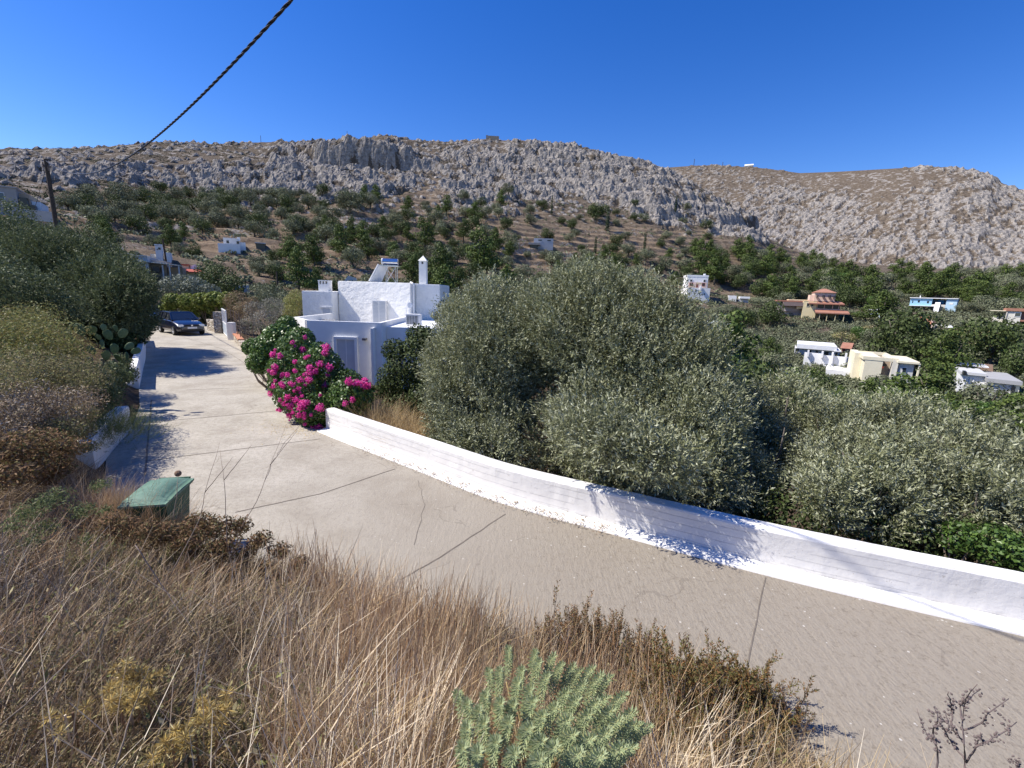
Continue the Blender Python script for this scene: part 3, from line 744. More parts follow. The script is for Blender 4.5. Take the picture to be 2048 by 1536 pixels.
# solar water heater
q0, q1 = atd(764, 523, 30.5), atd(796, 523, 30.5); zt = q0[2]
S = empty('solar_water_heater', ((q0[0] + q1[0]) / 2, 30.5, ZT)); tag(S, 'shiny solar water heater tank on a steel stand on the flat roof', 'water heater')
L = (q1[0] - q0[0]) / 2; tz = zt - ZT
mb = MB(); mb.cyl((-L + .07, 0, tz), (L, 0, tz), .2, seg=24); mb.build('tank', M_STEEL, S, smooth=False)
mb = MB(); mb.cyl((-L, 0, tz), (-L + .068, 0, tz), .215, seg=24); mb.build('end_cap', M_WMETAL, S)
mb = MB(); mb.cyl((L + .001, 0, tz), (L + .02, 0, tz), .21, seg=24); mb.build('end_cap', M_METAL, S)
mb = MB(); mb.box(-L - .1, L + .05, -.24, .24, tz - .3, tz - .23)
for x in (-L + .3, L - .1):
    for y in (-.2, .2): mb.cyl((x, y, 0), (x, y, tz - .3), .02, seg=6)
mb.cyl((-L + .3, -.2, 0), (L - .1, -.2, tz - .35), .015, seg=6); mb.cyl((L - .1, -.2, 0), (-L + .3, -.2, tz - .35), .015, seg=6)
mb.build('stand', M_METAL, S)
mb = MB(); v = [(-L - .12, -.35, tz - .3), (-L - .05, -.4, tz - .2), (-L - .75, -.35, .02), (-L - .85, -.35, .02)]
mb.quad((-L - .1, -.3, tz - .25), (-L + .3, .5, tz - .25), (-L - .2, .5, .03), (-L - .72, -.3, .03))
mb.quad((-L - .16, -.3, tz - .2), (-L + .24, .5, tz - .2), (-L - .26, .5, .08), (-L - .8, -.3, .08))
mb.quad((-L - .1, -.3, tz - .25), (-L - .16, -.3, tz - .2), (-L - .8, -.3, .08), (-L - .72, -.3, .03))
mb.build('collector', plain('collector_back', (.5, .52, .55), (.6, .62, .64), 3, rough=.35), S)
for s in (-.31, .51): mb = MB(); mb.cyl((-L - .16 + (s > 0) * .4, s, tz - .18), (-L - .8 + (s > 0) * .5, s, .05), .03, seg=6); mb.build('collector_rail', M_WMETAL, S)

# ---- houses farther off --------------------------------------------------
CACHE = {}
def wm(name, c, c2=None):
    if name not in CACHE: CACHE[name] = plain(name, c, c2 or tuple(min(1, q * 1.12) for q in c), 1.2, bump=.3, bs=2, bd=.05)
    return CACHE[name]
W_WHITE = wm('far_white', (.72, .72, .72)); W_GREY = wm('far_grey', (.30, .29, .28)); W_CREAM = wm('far_cream', (.70, .64, .48)); W_PINK = wm('far_pink', (.58, .44, .37))
W_LB = wm('far_light_blue', (.26, .46, .62)); W_YEL = wm('far_yellow', (.66, .56, .34)); W_TILE = wm('far_roof_tile', (.30, .13, .09), (.38, .20, .14)); W_LG = wm('far_light_grey', (.50, .50, .50))
W_TAN = wm('far_tan', (.36, .29, .22)); W_BEIGE = wm('far_beige', (.60, .57, .50)); W_BROWN = wm('far_brown_roof', (.16, .11, .085)); W_PURP = wm('far_lilac', (.44, .37, .36)); W_RED = wm('far_red_roof', (.36, .09, .06))
HOUSES = []
class House:
    """a house measured along its front: u metres to the right, v metres up, w metres back"""
    def __init__(s, name, label, px0, px1, pyb, dist, yaw=0, down=4.0, pivot='c'):
        if dist < 200:
            _x, _y, _k = hits([(px0 + px1) / 2], [pyb]); dist = float(_y[0]) - 2.0 if _k[0] else dist
        s.pm = dist / FOC
        a, b = atd(px0, pyb, dist), atd(px1, pyb, dist)
        s.W = (b[0] - a[0]); c = (a + b) / 2
        az = math.atan2(c[0], dist); s.e = empty(name, (c[0], dist, c[2]), R(yaw * .8) - az); s.dn = down
        s.W *= math.cos(az) / math.cos(R(yaw * .8))
        tag(s.e, label, 'house')
        s.px0, s.px1, s.pyb, s.top, s.dist = px0, px1, pyb, pyb, dist; HOUSES.append(s)
    def U(s, px): return (px - (s.px0 + s.px1) / 2) / (s.px1 - s.px0) * s.W
    def V(s, py): return (s.pyb - py) * s.pm * 1.0
    def box(s, name, x0, x1, y0, y1, mat, d0=0, d=6.0, par=None, down=False, bev=0.0):
        """pixel extents on the facade -> box; d0 = depth of its front, d = how deep"""
        s.top = min(s.top, y0)
        mb = MB(); mb.box(s.U(x0), s.U(x1), d0, d0 + d, s.V(y1) - (s.dn if down else 0), s.V(y0)); return mb.build(name, mat, par or s.e, bev)
    def win(s, x0, x1, y0, y1, mat=None, name='window', d0=-.04, frame=None, par=None):
        if frame:
            f = 1.0
            o = s.box(name, x0 - f, x1 + f, y0 - f, y1 + f, frame, d0 - .05, .06 - .002, par)
            s.box('pane', x0, x1, y0, y1, mat or M_GLASS, d0 - .08, .029, o); return o
        return s.box(name, x0, x1, y0, y1, mat or M_GLASS, d0, -d0 + .03, par)
    def side_win(s, right, w0, w1, y0, y1, mat=None, name='window', x=None):
        u = s.U(x if x is not None else (s.px1 if right else s.px0)); mb = MB(); mb.box(u - .03, u + .05, w0, w1, s.V(y1), s.V(y0)) if right else mb.box(u - .05, u + .03, w0, w1, s.V(y1), s.V(y0))
        return mb.build(name, mat or M_GLASS, s.e)
    def rim(s, x0, x1, y0, mat, d0, d, h=.35, t=.25, name='parapet'):
        """flat roof edge"""
        mb = MB(); z = s.V(y0); a, b = s.U(x0), s.U(x1)
        mb.box(a - .05, b + .05, d0 - .05, d0 + t, z - h, z + .12); mb.box(a - .05, b + .05, d0 + d - t, d0 + d + .05, z - h, z + .12)
        mb.box(a - .05, a + t, d0 + t + .003, d0 + d - t - .003, z - h, z + .12); mb.box(b - t, b + .05, d0 + t + .003, d0 + d - t - .003, z - h, z + .12)
        return mb.build(name, mat, s.e)

# white tall house in the trees
h = House('white_house', 'tall white house with two rows of dark windows among the hillside trees', 1365, 1413, 596, 160, 12)
h.box('upper_wall', 1370, 1412, 553, 576, W_WHITE, 0, 7); h.rim(1370, 1412, 553, W_WHITE, 0, 7)
h.box('terrace_wall', 1369, 1414, 577, 600, W_WHITE, -3, 12, down=True)
h.box('pink_porch', 1374, 1410, 566, 576.5, W_PINK, -.25, .24)
for x in (1376.5, 1403): h.win(x, x + 4, 561, 565, M_DARK, frame=W_WHITE)
for x in (1377, 1401): h.win(x, x + 4.5, 568, 572.5, M_DARK, d0=-.33, frame=wm('maroon', (.2, .05, .05)))
h.win(1389, 1393, 568, 576, wm('maroon2', (.15, .03, .04)), 'door', -.33)
for x, y, w_ in ((1376, 579.5, 3), (1384.5, 580, 3), (1391, 583, 5.5), (1393, 587, 2), (1398, 587.5, 2), (1402.5, 587, 2)): h.win(x, x + w_, y, y + 2.6 + (y < 582) * 1.4, M_DARK, d0=-3.04)
h.box('chimney', 1408, 1411.5, 548, 554, W_WHITE, 4, .8)
h.box('stair_tower', 1393, 1396, 573, 580, W_WHITE, -3.8, .7)
# low white walls beside it
h = House('flat_roofed_annex', 'low white flat roof half hidden by trees right of the tall white house', 1455, 1500, 604, 150, 5)
h.box('wall', 1456, 1472, 592, 606, W_WHITE, 0, 6, down=True); h.box('roof', 1480, 1500, 593, 597, W_WHITE, 2, 7); h.box('lower_wall', 1478, 1500, 597.2, 606, W_LG, 3, 5, down=True)
h = House('pale_roofed_house', 'small pale-roofed house with blue trim just above the large olive tree', 1408, 1458, 662, 105, -6)
h.box('roof', 1409, 1458, 644, 648, wm('far_pale_green', (.58, .62, .55)), -.4, 6); h.box('wall', 1412, 1455, 648.2, 662, W_LG, 0, 5, down=True)
h.win(1421, 1424, 652, 662, wm('sky_blue_trim', (.3, .45, .7)), 'door'); h.box('chimney', 1444, 1446, 641, 645, W_WHITE, 3, .4); h.win(1436, 1444, 653, 657, M_DARK); h.box('vent', 1424, 1426, 642, 645, W_WHITE, 2, .4)
# yellow and pink villa
h = House('tiled_villa', 'large pink and yellow villa with red tiled roofs and a hipped top storey', 1550, 1690, 638, 118, 8)
h.box('left_wing', 1552, 1606, 606, 640, W_PURP, 3, 8, down=True); h.box('wing_roof', 1547, 1606, 603, 605.8, W_TILE, 2, 10)
h.win(1561, 1602, 606.5, 614, wm('shade_brown', (.2, .15, .14)), 'loggia_opening', 2.95); h.box('loggia_wall', 1559, 1600, 615, 625, W_PURP, 2.4, .5); h.box('balcony_step', 1590, 1602, 613.5, 619, wm('peach', (.72, .56, .36)), .8, 1.6)
h.box('roof_terrace', 1572, 1612, 601, 602.8, wm('peach', (1, 1, 1)), 2, 6)
h.box('yellow_wall', 1602, 1629, 604, 640, W_YEL, 0, 9, down=True)
for x in (1609, 1618): h.win(x, x + 4.5, 607.5, 613, M_DARK, frame=W_CREAM)
h.box('right_wing', 1629.2, 1676, 610, 640, wm('ochre', (.36, .29, .19)), .6, 8, down=True)
h.box('gallery', 1630, 1675, 609, 616.8, M_DARK, .3, .4)
for x in (1630, 1644, 1660, 1672): h.box('gallery_post', x, x + 1.3, 608, 617, W_PINK, .1, .15)
h.box('gallery_parapet', 1629.5, 1676, 617, 623, W_PINK, -.1, .3)
mb = MB(); a, b = h.U(1612), h.U(1681); z0, z1 = h.V(609), h.V(602)
mb.extr([(-1.2, z0), (-1.2, z0 + .25), (4.5, z1), (10, z0), (4.5, z1 - .3)], a, b); mb.build('upper_roof', W_TILE, h.e)
mb = MB(); a, b = h.U(1626), h.U(1690); z0 = h.V(626)
mb.extr([(-3.2, z0), (-3.2, z0 + .25), (-.1, z0 + .9), (-.1, z0 + .6)], a, b); mb.build('porch_roof', W_TILE, h.e)
for x in (1634, 1648, 1664, 1680): h.box('porch_post', x, x + 1, 627, 640, W_YEL, -3, .2)
for x in (1638, 1653, 1668): h.win(x, x + 4, 629, 634, M_DARK, d0=.55)
h.box('top_storey', 1624, 1666, 586, 603, W_PINK, 2.5, 5.5); h.box('top_wing', 1616, 1624, 591, 603, W_PINK, 3, 4)
for x, y in ((1627, 591), (1640, 591), (1652, 591), (1661, 592)): h.win(x, x + 2.2, y, y + 5, M_DARK, d0=2.45)
mb = MB(); a, b = h.U(1622), h.U(1668); z = h.V(586); v = [mb.bm.verts.new(q) for q in ((a, 2.1, z), (b, 2.1, z), (b, 8.4, z), (a, 8.4, z), ((a + b) / 2 - .4, 5.2, z + 1.0), ((a + b) / 2 + .4, 5.2, z + 1.0))]
for f_ in ((0, 1, 5, 4), (1, 2, 5), (2, 3, 4, 5), (3, 0, 4), (3, 2, 1, 0)): mb.bm.faces.new([v[i] for i in f_])
mb.build('hipped_roof', W_TILE, h.e)
# small bits near it
h = House('small_white_house', 'tiny white and pale blue house between the tiled villa and the light blue house', 1740, 1762, 634, 120, 5)
h.box('wall', 1741, 1762, 621, 636, wm('ice', (.55, .65, .75)), 0, 5, down=True); h.box('roof', 1739, 1764, 619, 620.8, W_WHITE, -.3, 6); h.win(1750, 1753, 624, 629, M_DARK)
# light blue house
h = House('light_blue_house', 'long light blue house with a recessed dark balcony', 1816, 1908, 618, 150, -4)
h.box('left_block', 1816, 1861, 598, 612, W_LB, 0, 8); h.box('right_block', 1889, 1910, 598, 618, wm('pale_blue', (.42, .58, .70)), 0, 8, down=True)
h.box('balcony_recess', 1861.2, 1888.8, 600, 609, wm('deep_blue', (.03, .07, .13)), 1.6, 6); h.box('balcony_parapet', 1861.2, 1888.8, 609, 613, W_BEIGE, 0, .25)
h.box('roof_slab', 1814, 1911, 596.5, 597.8, W_WHITE, -.4, 9); h.box('ground_floor', 1826, 1888, 613.2, 624, W_BEIGE, .8, 7, down=True); h.box('balcony_slab', 1816, 1868, 612, 613, W_WHITE, -1, 1.6)
for x, y0, y1 in ((1820.5, 603, 607), (1832, 602, 606), (1851, 603, 607)): h.win(x, x + 4 - (x < 1822) * 2, y0, y1, M_DARK)
h.box('blue_curtain', 1872, 1884, 600.5, 608, wm('teal_sheet', (.03, .16, .33)), 1.5, .05); h.win(1858, 1867, 615, 624, M_DARK, d0=.75); h.win(1836, 1842, 615, 619, M_DARK, d0=.75)
h.box('chimney', 1831, 1833, 592, 597, W_WHITE, 4, .5); h.win(1896, 1903, 605, 608.5, W_WHITE)
mb = MB(); u = h.U(1868); z = h.V(624); mb.extr([(-2.4, z), (-1.9, z), (.7, z + 2.6), (.2, z + 2.6)], u, u + 1.0); mb.build('outside_stair', W_WHITE, h.e)
# orange-roofed cottage
h = House('orange_roofed_cottage', 'low cottage with a bright orange hipped roof and a stubby chimney', 1836, 1912, 658, 108, -8)
h.box('wall', 1840, 1864, 649, 658, W_WHITE, 0, 6, down=True); h.box('arched_porch', 1853, 1870, 649.5, 656, W_PINK, -1, .9)
h.win(1855, 1862, 652, 656, M_DARK, 'arch_opening', -1.04); h.box('garden_wall', 1864, 1890, 649, 651, W_BEIGE, 0, .4); h.box('pillar', 1865, 1870, 650, 660, W_BEIGE, -1, .8, down=True)
mb = MB(); a, b = h.U(1829), h.U(1862); z = h.V(649.5); v = [mb.bm.verts.new(q) for q in ((a, -.5, z), (b, -.5, z), (b, 6, z), (a, 6, z), ((a + b) / 2 - 1.2, 3, z + 1.5), ((a + b) / 2 + .2, 3, z + 1.5))]
for f_ in ((0, 1, 5, 4), (1, 2, 5), (2, 3, 4, 5), (3, 0, 4), (3, 2, 1, 0)): mb.bm.faces.new([v[i] for i in f_])
mb.build('roof', wm('bright_tile', (.45, .18, .10), (.54, .27, .17)), h.e); h.box('chimney', 1856, 1860, 638, 648, W_PINK, 1.5, .5)
u = House('parasol_terrace', 'white garden parasol beside the orange-roofed cottage', 1888, 1906, 664, 104, 0); del u.e['category']; u.e['category'] = 'parasol'
mb = MB(); w_ = u.W / 2; mb.cyl((0, 0, u.V(655)), (0, 0, u.V(650)), w_, .08, seg=8); mb.build('canopy', W_WHITE, u.e); mb = MB(); mb.cyl((0, 0, -2), (0, 0, u.V(655)), .04, seg=6); mb.build('pole', M_RUST, u.e)
# beige house at the right edge
h = House('beige_house', 'beige two-storey house with a flat red roof at the right edge of the view', 2006, 2066, 656, 98, 6)
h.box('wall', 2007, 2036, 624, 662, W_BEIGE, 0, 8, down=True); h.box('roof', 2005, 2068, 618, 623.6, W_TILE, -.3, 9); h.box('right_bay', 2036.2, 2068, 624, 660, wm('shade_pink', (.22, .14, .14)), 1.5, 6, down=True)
h.box('balcony', 2036.2, 2070, 640, 643, W_TILE, 0, 1.6); h.box('side_terrace', 1985, 2004, 636, 652, W_BEIGE, 3, 5, down=True); h.box('canopy_slab', 1976, 2005.8, 623, 624.5, W_CREAM, 2, 6)
h.win(2023, 2034, 627, 633, M_GLASS, frame=W_WHITE); h.win(2026, 2029, 655, 658, M_DARK); h.box('drainpipe', 2006.4, 2007.6, 624, 656, W_GREY, -.12, .11); h.box('lower_slab', 2036.2, 2070, 653, 654, W_WHITE, -.5, 2)
mb = MB(); mb.cyl((h.U(2014), -.6, h.V(618)), (h.U(2014), -.6, h.V(617)), .01, seg=4); mb.bm.free()
# long grey-white house and terrace
h = House('long_grey_house', 'long low grey house with a white roof slab behind a white pillared terrace', 1588, 1680, 712, 92, 3)
h.box('wall', 1586, 1666, 699, 716, W_LG, 0, 7, down=True); h.box('side_wall', 1667, 1677, 700, 716, wm('lilac_white', (.62, .62, .66)), -.5, 6, down=True); h.box('roof_slab', 1590, 1670, 690, 698.6, W_WHITE, -.8, 9); h.box('side_roof', 1665, 1679, 697.5, 699.6, W_WHITE, -1.0, 7)
for x0, x1, y0, y1 in ((1588, 1595, 700, 706), (1617, 1621, 701, 706), (1630, 1635, 702, 711), (1648, 1656, 702, 710), (1668.5, 1673, 702, 708)): h.win(x0, x1, y0, y1, M_DARK, d0=-.04 if x0 < 1660 else -.54)
h = House('white_terrace', 'bright white walled terrace with square pillars beside the cream house', 1640, 1722, 742, 84, 4)
h.dn = 3
h.box('front_wall', 1600, 1642, 714, 719, W_WHITE, 3, .4, down=True); h.box('back_wall', 1641, 1720, 717, 736, W_WHITE, 3, .5, down=True); h.box('floor_slab', 1650, 1716, 736.5, 741, W_WHITE, -3, 6, down=True)
for x in (1606, 1637, 1659, 1687): h.box('pillar', x, x + 4, 708, 722 + (x > 1650) * 10, W_WHITE, 2.4, .55)
h = House('tiled_outhouse', 'small tan outhouse with a tiled roof behind the long grey house', 1682, 1700, 707, 98, -6)
h.box('wall', 1681, 1699, 695, 712, W_TAN, 0, 4, down=True); h.win(1683, 1689, 697, 703, wm('maroon', (1, 1, 1)))
mb = MB(); z = h.V(695.5); mb.extr([(-.6, z - .1), (2, z + .8), (4.6, z - .1), (2, z + .5)], h.U(1679), h.U(1702)); mb.build('roof', W_TILE, h.e)
# cream house
h = House('cream_house', 'cream flat-roofed house with a grey side wing above the lower olive trees', 1708, 1824, 770, 78, 12)
h.box('left_wall', 1720, 1757, 717, 780, W_CREAM, 0, 9, down=True); h.box('porch', 1757.2, 1776, 722, 780, W_TAN, 1.2, 7, down=True); h.box('porch_lintel', 1757.2, 1776, 718, 722, W_CREAM, 0, .5); h.box('middle_pier', 1776.2, 1786, 718, 780, W_BEIGE, -.1, 8, down=True)
h.box('grey_wing', 1786.2, 1818, 722, 785, W_LG, -.3, 7, down=True); h.box('wing_roof', 1784, 1828, 718, 721.7, W_CREAM, -.8, 8.5); h.rim(1716, 1786, 716.5, W_CREAM, 0, 9)
h.box('corner_column', 1825, 1828, 721.8, 785, W_CREAM, -.7, .4, down=True); h.box('drainpipe', 1787, 1788.4, 722, 760, M_DARK, -.45, .14)
h.win(1797, 1804, 731, 740, M_GLASS, d0=-.34, frame=W_WHITE)
for x in (1759, 1764): h.win(x, x + 2.4, 728, 731, M_DARK, d0=1.16)
h.win(1757.8, 1760, 733, 736, wm('red_cloth', (.5, .04, .03)), 'red_shutter', 1.16); h.box('dark_bay', 1819, 1824.6, 725, 785, M_DARK, .5, 5, down=True)
h.box('left_annex', 1704, 1719.8, 713, 722, W_CREAM, 3, 6, down=True)
# low white house bottom right
h = House('low_white_house', 'low white house with an arched wall and dark window at the lower right', 1912, 2034, 795, 66, 10)
h.box('left_wall', 1913, 1968, 756, 800, W_WHITE, 2, 8, down=True); h.box('right_wall', 1968.2, 2022, 764, 805, W_LG, .4, 7, down=True); h.box('right_pier', 2022.2, 2034, 764, 800, W_CREAM, .3, 7, down=True)
h.box('roof_fascia', 1966, 2036, 756, 763.6, wm('mid_grey', (.33, .33, .33)), 0, 9); h.box('roof_slab', 1912, 1968, 750, 755.6, W_LG, 1.6, 10); h.box('roof_edge', 1912, 1990, 745, 747, W_WHITE, 8, 4, down=False)
h.win(2018, 2025, 767, 782, M_DARK, 'dark_window', .26); h.box('balcony_slab', 2012, 2036, 786, 788, W_WHITE, -1.2, 1.5)
for x in (1925, 1935, 1943): h.box('arch_rib', x, x + 2, 762, 778, W_WHITE, 1.9, .1)
h.box('arch_head', 1922, 1966, 758, 760, W_WHITE, 1.9, .1); h.win(1914.5, 1921, 747, 754.5, M_DARK, 'shaded_opening', 1.5)
h = House('brown_roofed_shed', 'small brown-roofed shed standing behind the low white house', 1948, 1984, 746, 76, 6)
h.box('wall', 1951, 1980, 743, 750, W_BEIGE, 0, 4, down=True); mb = MB(); z = h.V(743); mb.extr([(-.5, z), (1.8, z + .95), (4.4, z), (1.8, z + .7)], h.U(1945), h.U(1985)); mb.build('roof', W_BROWN, h.e)
# ---- left hand cluster
h = House('grey_block_house', 'grey concrete house with a projecting white balcony at the far left', -60, 62, 424, 46, -14)
h.box('wall', -60, 40, 378, 432, W_GREY, 0, 8, down=True); h.box('corner_wall', 40.2, 61, 384, 432, W_TAN, 1.2, 7, down=True); h.box('roof_edge', -60, 42, 375.5, 377.8, wm('mid_grey', (1, 1, 1)), -.15, 8.3)
h.win(-4, 14, 389, 402, M_GLASS, frame=W_WHITE); h.win(43, 59, 393, 413, M_DARK, 'balcony_door', 1.16); h.box('balcony_parapet', 46, 92, 414, 424, W_LG, .3, .2); h.box('white_corner', 62, 82, 396, 423, wm('ice', (1, 1, 1)), 1.8, 5, down=True)
h.win(65, 73, 405, 418, M_DARK, d0=1.74); h.box('railing_post', 57, 59.5, 409, 414, W_WHITE, .3, .2)
h = House('grey_terrace_wall', 'grey plastered terrace wall with a pale coping under the utility pole', 70, 132, 474, 44, -10); h.e['category'] = 'wall'
h.box('upper_wall', 20, 112, 424.5, 444, wm('mid_grey', (1, 1, 1)), 1.5, .6, down=True); h.box('coping', 68, 112, 444.6, 446.2, W_LG, -.2, .6); h.box('lower_wall', 70, 112, 446.4, 478, W_TAN, 0, .4, down=True)
mb = MB(); mb.extr([(h.U(112), h.V(445)), (h.U(130), h.V(456)), (h.U(130), -4), (h.U(112), -4)], 0, .4, axis='y'); mb.build('sloping_wall', W_TAN, h.e)
h = House('domed_chapel_roof', 'small white domed roof peeping out left of the hillside terraces', 143, 174, 474, 75, 0)
mb = MB(); mb.cyl((h.U(152), 2, h.V(478) - 3), (h.U(152), 2, h.V(470)), .9, .75, seg=12); mb.cyl((h.U(152), 2, h.V(470)), (h.U(152), 2, h.V(466)), .75, .2, seg=12); mb.build('dome', W_WHITE, h.e)
h.box('wall', 152, 172, 471, 480, W_LG, 2, 3, down=True)
h = House('small_grey_cube_house', 'small grey cube house with a white side above the dark olive tree', 186, 232, 518, 62, -12)
h.box('wall', 190, 231, 492, 520, wm('bluegrey', (.36, .39, .43)), 0, 5, down=True); h.box('white_side', 180, 189.8, 495, 520, W_WHITE, .4, 3, down=True); h.box('roof_edge', 186, 232, 490.5, 491.8, W_LG, -.1, 5.2)
h = House('pergola_house', 'grey house with a slatted pergola roof above the driveway trees', 246, 364, 556, 56, -10)
h.box('wall', 248, 300, 516, 566, wm('bluegrey', (1, 1, 1)), 0, 7, down=True); h.box('roof_edge', 246, 300, 514, 515.8, W_LG, -.15, 7.3); h.box('set_back_wall', 300.2, 328, 521, 566, W_GREY, 1.5, 6, down=True)
h.win(308, 321, 534, 545, M_DARK, d0=1.46); h.box('porch_wall', 330, 362, 532, 566, W_TAN, 3.0, 4, down=True)
for x in (327, 341, 360): h.box('porch_column', x, x + 2.5, 530, 560, W_LG, -.2, .35)
mb = MB()
for k in range(12):
    u0 = h.U(288) + (h.U(364) - h.U(288)) * k / 12; mb.box(u0, u0 + .22, -.4, 3.2, h.V(526) - .02 * k, h.V(524.5) - .02 * k)
mb.build('pergola_slats', W_BEIGE, h.e); h.box('roof_box', 247, 262, 510.5, 513.6, W_WHITE, 2, 1.5); h.box('balcony_rail', 330, 362, 550, 551, M_DARK, -.2, .08)
h = House('white_tower_house', 'narrow white tower with a small opening rising behind the pergola house', 312, 341, 520, 66, -6)
h.box('tower', 313, 326, 494, 524, W_WHITE, 0, 2, down=True); h.box('annex', 330, 341, 505, 524, W_WHITE, .5, 3, down=True); h.box('left_annex', 300, 309, 509, 524, W_LG, 1, 2, down=True); h.box('cap', 312, 327, 491, 493.6, W_WHITE, -.1, 2.2)
h.win(319, 324, 497, 501, M_DARK); h.win(316, 318, 500, 502, M_DARK)
h = House('red_roofed_house', 'small cottage with a dark red roof and a white arched gable behind the drive', 362, 408, 560, 58, -8)
h.box('wall', 364, 400, 546, 566, W_CREAM, 0, 5, down=True); mb = MB(); z0, z1 = h.V(546), h.V(538); mb.extr([(-.8, z0), (-.8, z0 + .1), (2.0, z1), (2.0, z1 - .1)], h.U(363), h.U(406)); mb.build('lower_roof', W_RED, h.e)
h.box('upper_wall', 362, 376, 532, 538, wm('peach', (1, 1, 1)), 2.1, 3); h.box('gable', 378, 385, 531, 540, W_PINK, 2.0, 1)
mb = MB(); mb.cyl((h.U(391), 1.9, h.V(538)), (h.U(391), 2.3, h.V(538)), .55, seg=16); mb.build('arch', W_WHITE, h.e); h.box('upper_roof', 361, 377, 529.5, 531.6, W_RED, 1.9, 3.4)
h = House('blue_grey_shed', 'low blue-grey shed at the foot of the brown slope', 470, 498, 586, 70, 0)
h.box('wall', 470, 499, 571, 590, wm('bluegrey', (1, 1, 1)), 0, 4, down=True); h.win(478, 488, 577, 584, M_DARK); h.box('lintel', 479, 487, 575, 576.4, W_WHITE, -.2, .15)
h = House('white_hillside_house', 'white flat-roofed house with a chimney on the brown terraces left of centre', 440, 500, 496, 112, 0)
h.box('wall', 448, 478, 478, 498, W_LG, 0, 6, down=True); h.box('right_wall', 478.2, 492, 484, 498, W_WHITE, .5, 5, down=True); h.box('front_terrace', 438, 480, 492, 500, W_WHITE, -4, 3.9, down=True); h.box('chimney', 476, 482, 473, 480, W_WHITE, 3, .8)
for x in (454, 474): h.win(x, x + 5, 483, 488, M_DARK)
for x in (462, 469): h.box('mast', x, x + .4, 468, 478, M_METAL, 2, .05)
h = House('dark_carport', 'dark open-fronted shed right of the white hillside house', 510, 530, 492, 112, 0)
h.box('roof', 510, 532, 486, 487.4, W_LG, -.5, 5); h.box('wall', 512, 530, 487.6, 494, M_DARK, 0, 4, down=True)
h = House('grey_hillside_house', 'flat grey house with two dark slots on the slope above the big olive tree', 1058, 1108, 494, 135, 0)
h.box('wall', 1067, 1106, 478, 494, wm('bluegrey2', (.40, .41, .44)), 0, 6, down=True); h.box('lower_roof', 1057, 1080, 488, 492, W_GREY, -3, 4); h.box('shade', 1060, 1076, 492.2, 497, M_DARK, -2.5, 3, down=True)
for x in (1076, 1094): h.win(x, x + 7, 480.5, 482.5, M_DARK)
h = House('field_hut', 'grey gabled field hut roof showing behind the white house parapet', 686, 716, 562, 60, 0)
mb = MB(); mb.extr([(h.U(688), h.V(562)), (h.U(697), h.V(552)), (h.U(713), h.V(556)), (h.U(715), h.V(562)), (h.U(715), -3), (h.U(688), -3)], 0, 3, axis='y'); mb.build('gable_wall', W_LG, h.e)
h = House('ridge_building', 'tiny white building on the skyline of the right-hand mountain', 1488, 1512, 338, 500, 0, down=8)
h.box('wall', 1489, 1505, 332, 340, W_WHITE, 0, 8, down=True); h.box('left_wall', 1474, 1488, 335, 340, W_WHITE, 4, 8, down=True); mb = MB(); z = h.V(332); mb.extr([(-1, z), (4, z + 2.4), (9, z), (4, z + 1.8)], h.U(1488), h.U(1506)); mb.build('roof', W_WHITE, h.e)
h = House('ridge_wall', 'dark ruined wall on top of the nearer ridge', 975, 998, 277, 258, 0, down=4); h.e['category'] = 'ruin'
h.box('wall', 976, 998, 272.5, 280, W_TAN, 0, 2, down=True); h.box('corner_block', 972, 975.8, 271.5, 280, W_GREY, .2, 2, down=True)

# ---- masts, poles, cables
M_POLE = plain('weathered_pole', (.05, .038, .03), (.09, .07, .055), 6, bump=.5, bs=14)
def pole(px, pyt, pyb, dist, rad, label, lean=0, arm=False, cat='utility pole'):
    t = atd(px, pyt, dist); b = np.array([t[0] + lean, dist, min(zg(t[0] + lean, dist) - .3, atd(px, pyb, dist)[2])])
    e = empty('utility_pole', (b[0], b[1], b[2])); tag(e, label, cat)
    mb = MB(); tt = t - b; mb.cyl((0, 0, 0), tuple(tt), rad * 1.35, rad, seg=10); mb.build('shaft', M_POLE, e)
    if arm:
        mb = MB(); mb.box(tt[0] - .28, tt[0] + .28, -.06, .06, tt[2] - .62, tt[2] - .5); mb.cyl((tt[0] - .2, -.08, tt[2] - .5), (tt[0] - .2, -.08, tt[2] - .25), .05, seg=6); mb.cyl((tt[0] + .2, -.08, tt[2] - .9), (tt[0] + .2, -.08, tt[2] - .6), .06, seg=6); mb.build('insulator_bracket', M_RUST, e)
    return t
ptop = pole(91, 318, 500, 38, .13, 'tall weathered wooden pole carrying the twisted cable at the left', lean=.05, arm=True)
pole(325, 478, 520, 62, .1, 'thin dark pole rising behind the pergola house', lean=.2)
pole(553, 543, 600, 60, .09, 'thin dark pole on the brown slope left of the white house')
pole(1684, 672, 730, 88, .1, 'slim pole beside the long grey house in the valley')
pole(2033, 716, 765, 66, .09, 'pale leaning pole at the right edge beside the low white house', lean=-.6)
for i, (px, y0, y1, d, l) in enumerate([(694, 262, 284, 250, 'thin mast on the skyline left of the brown knoll'), (1389, 318, 336, 500, 'red and white mast on the saddle of the right-hand mountain'), (1446, 324, 336, 500, 'short mast on the right-hand mountain skyline'), (521, 271, 286, 248, 'small cross-shaped mast on the left skyline')]):
    pole(px, y0, y1, d, .10 if d < 300 else .25, l, cat='mast')
M_CABLE = plain('black_cable', (.012, .012, .014), rough=.45)
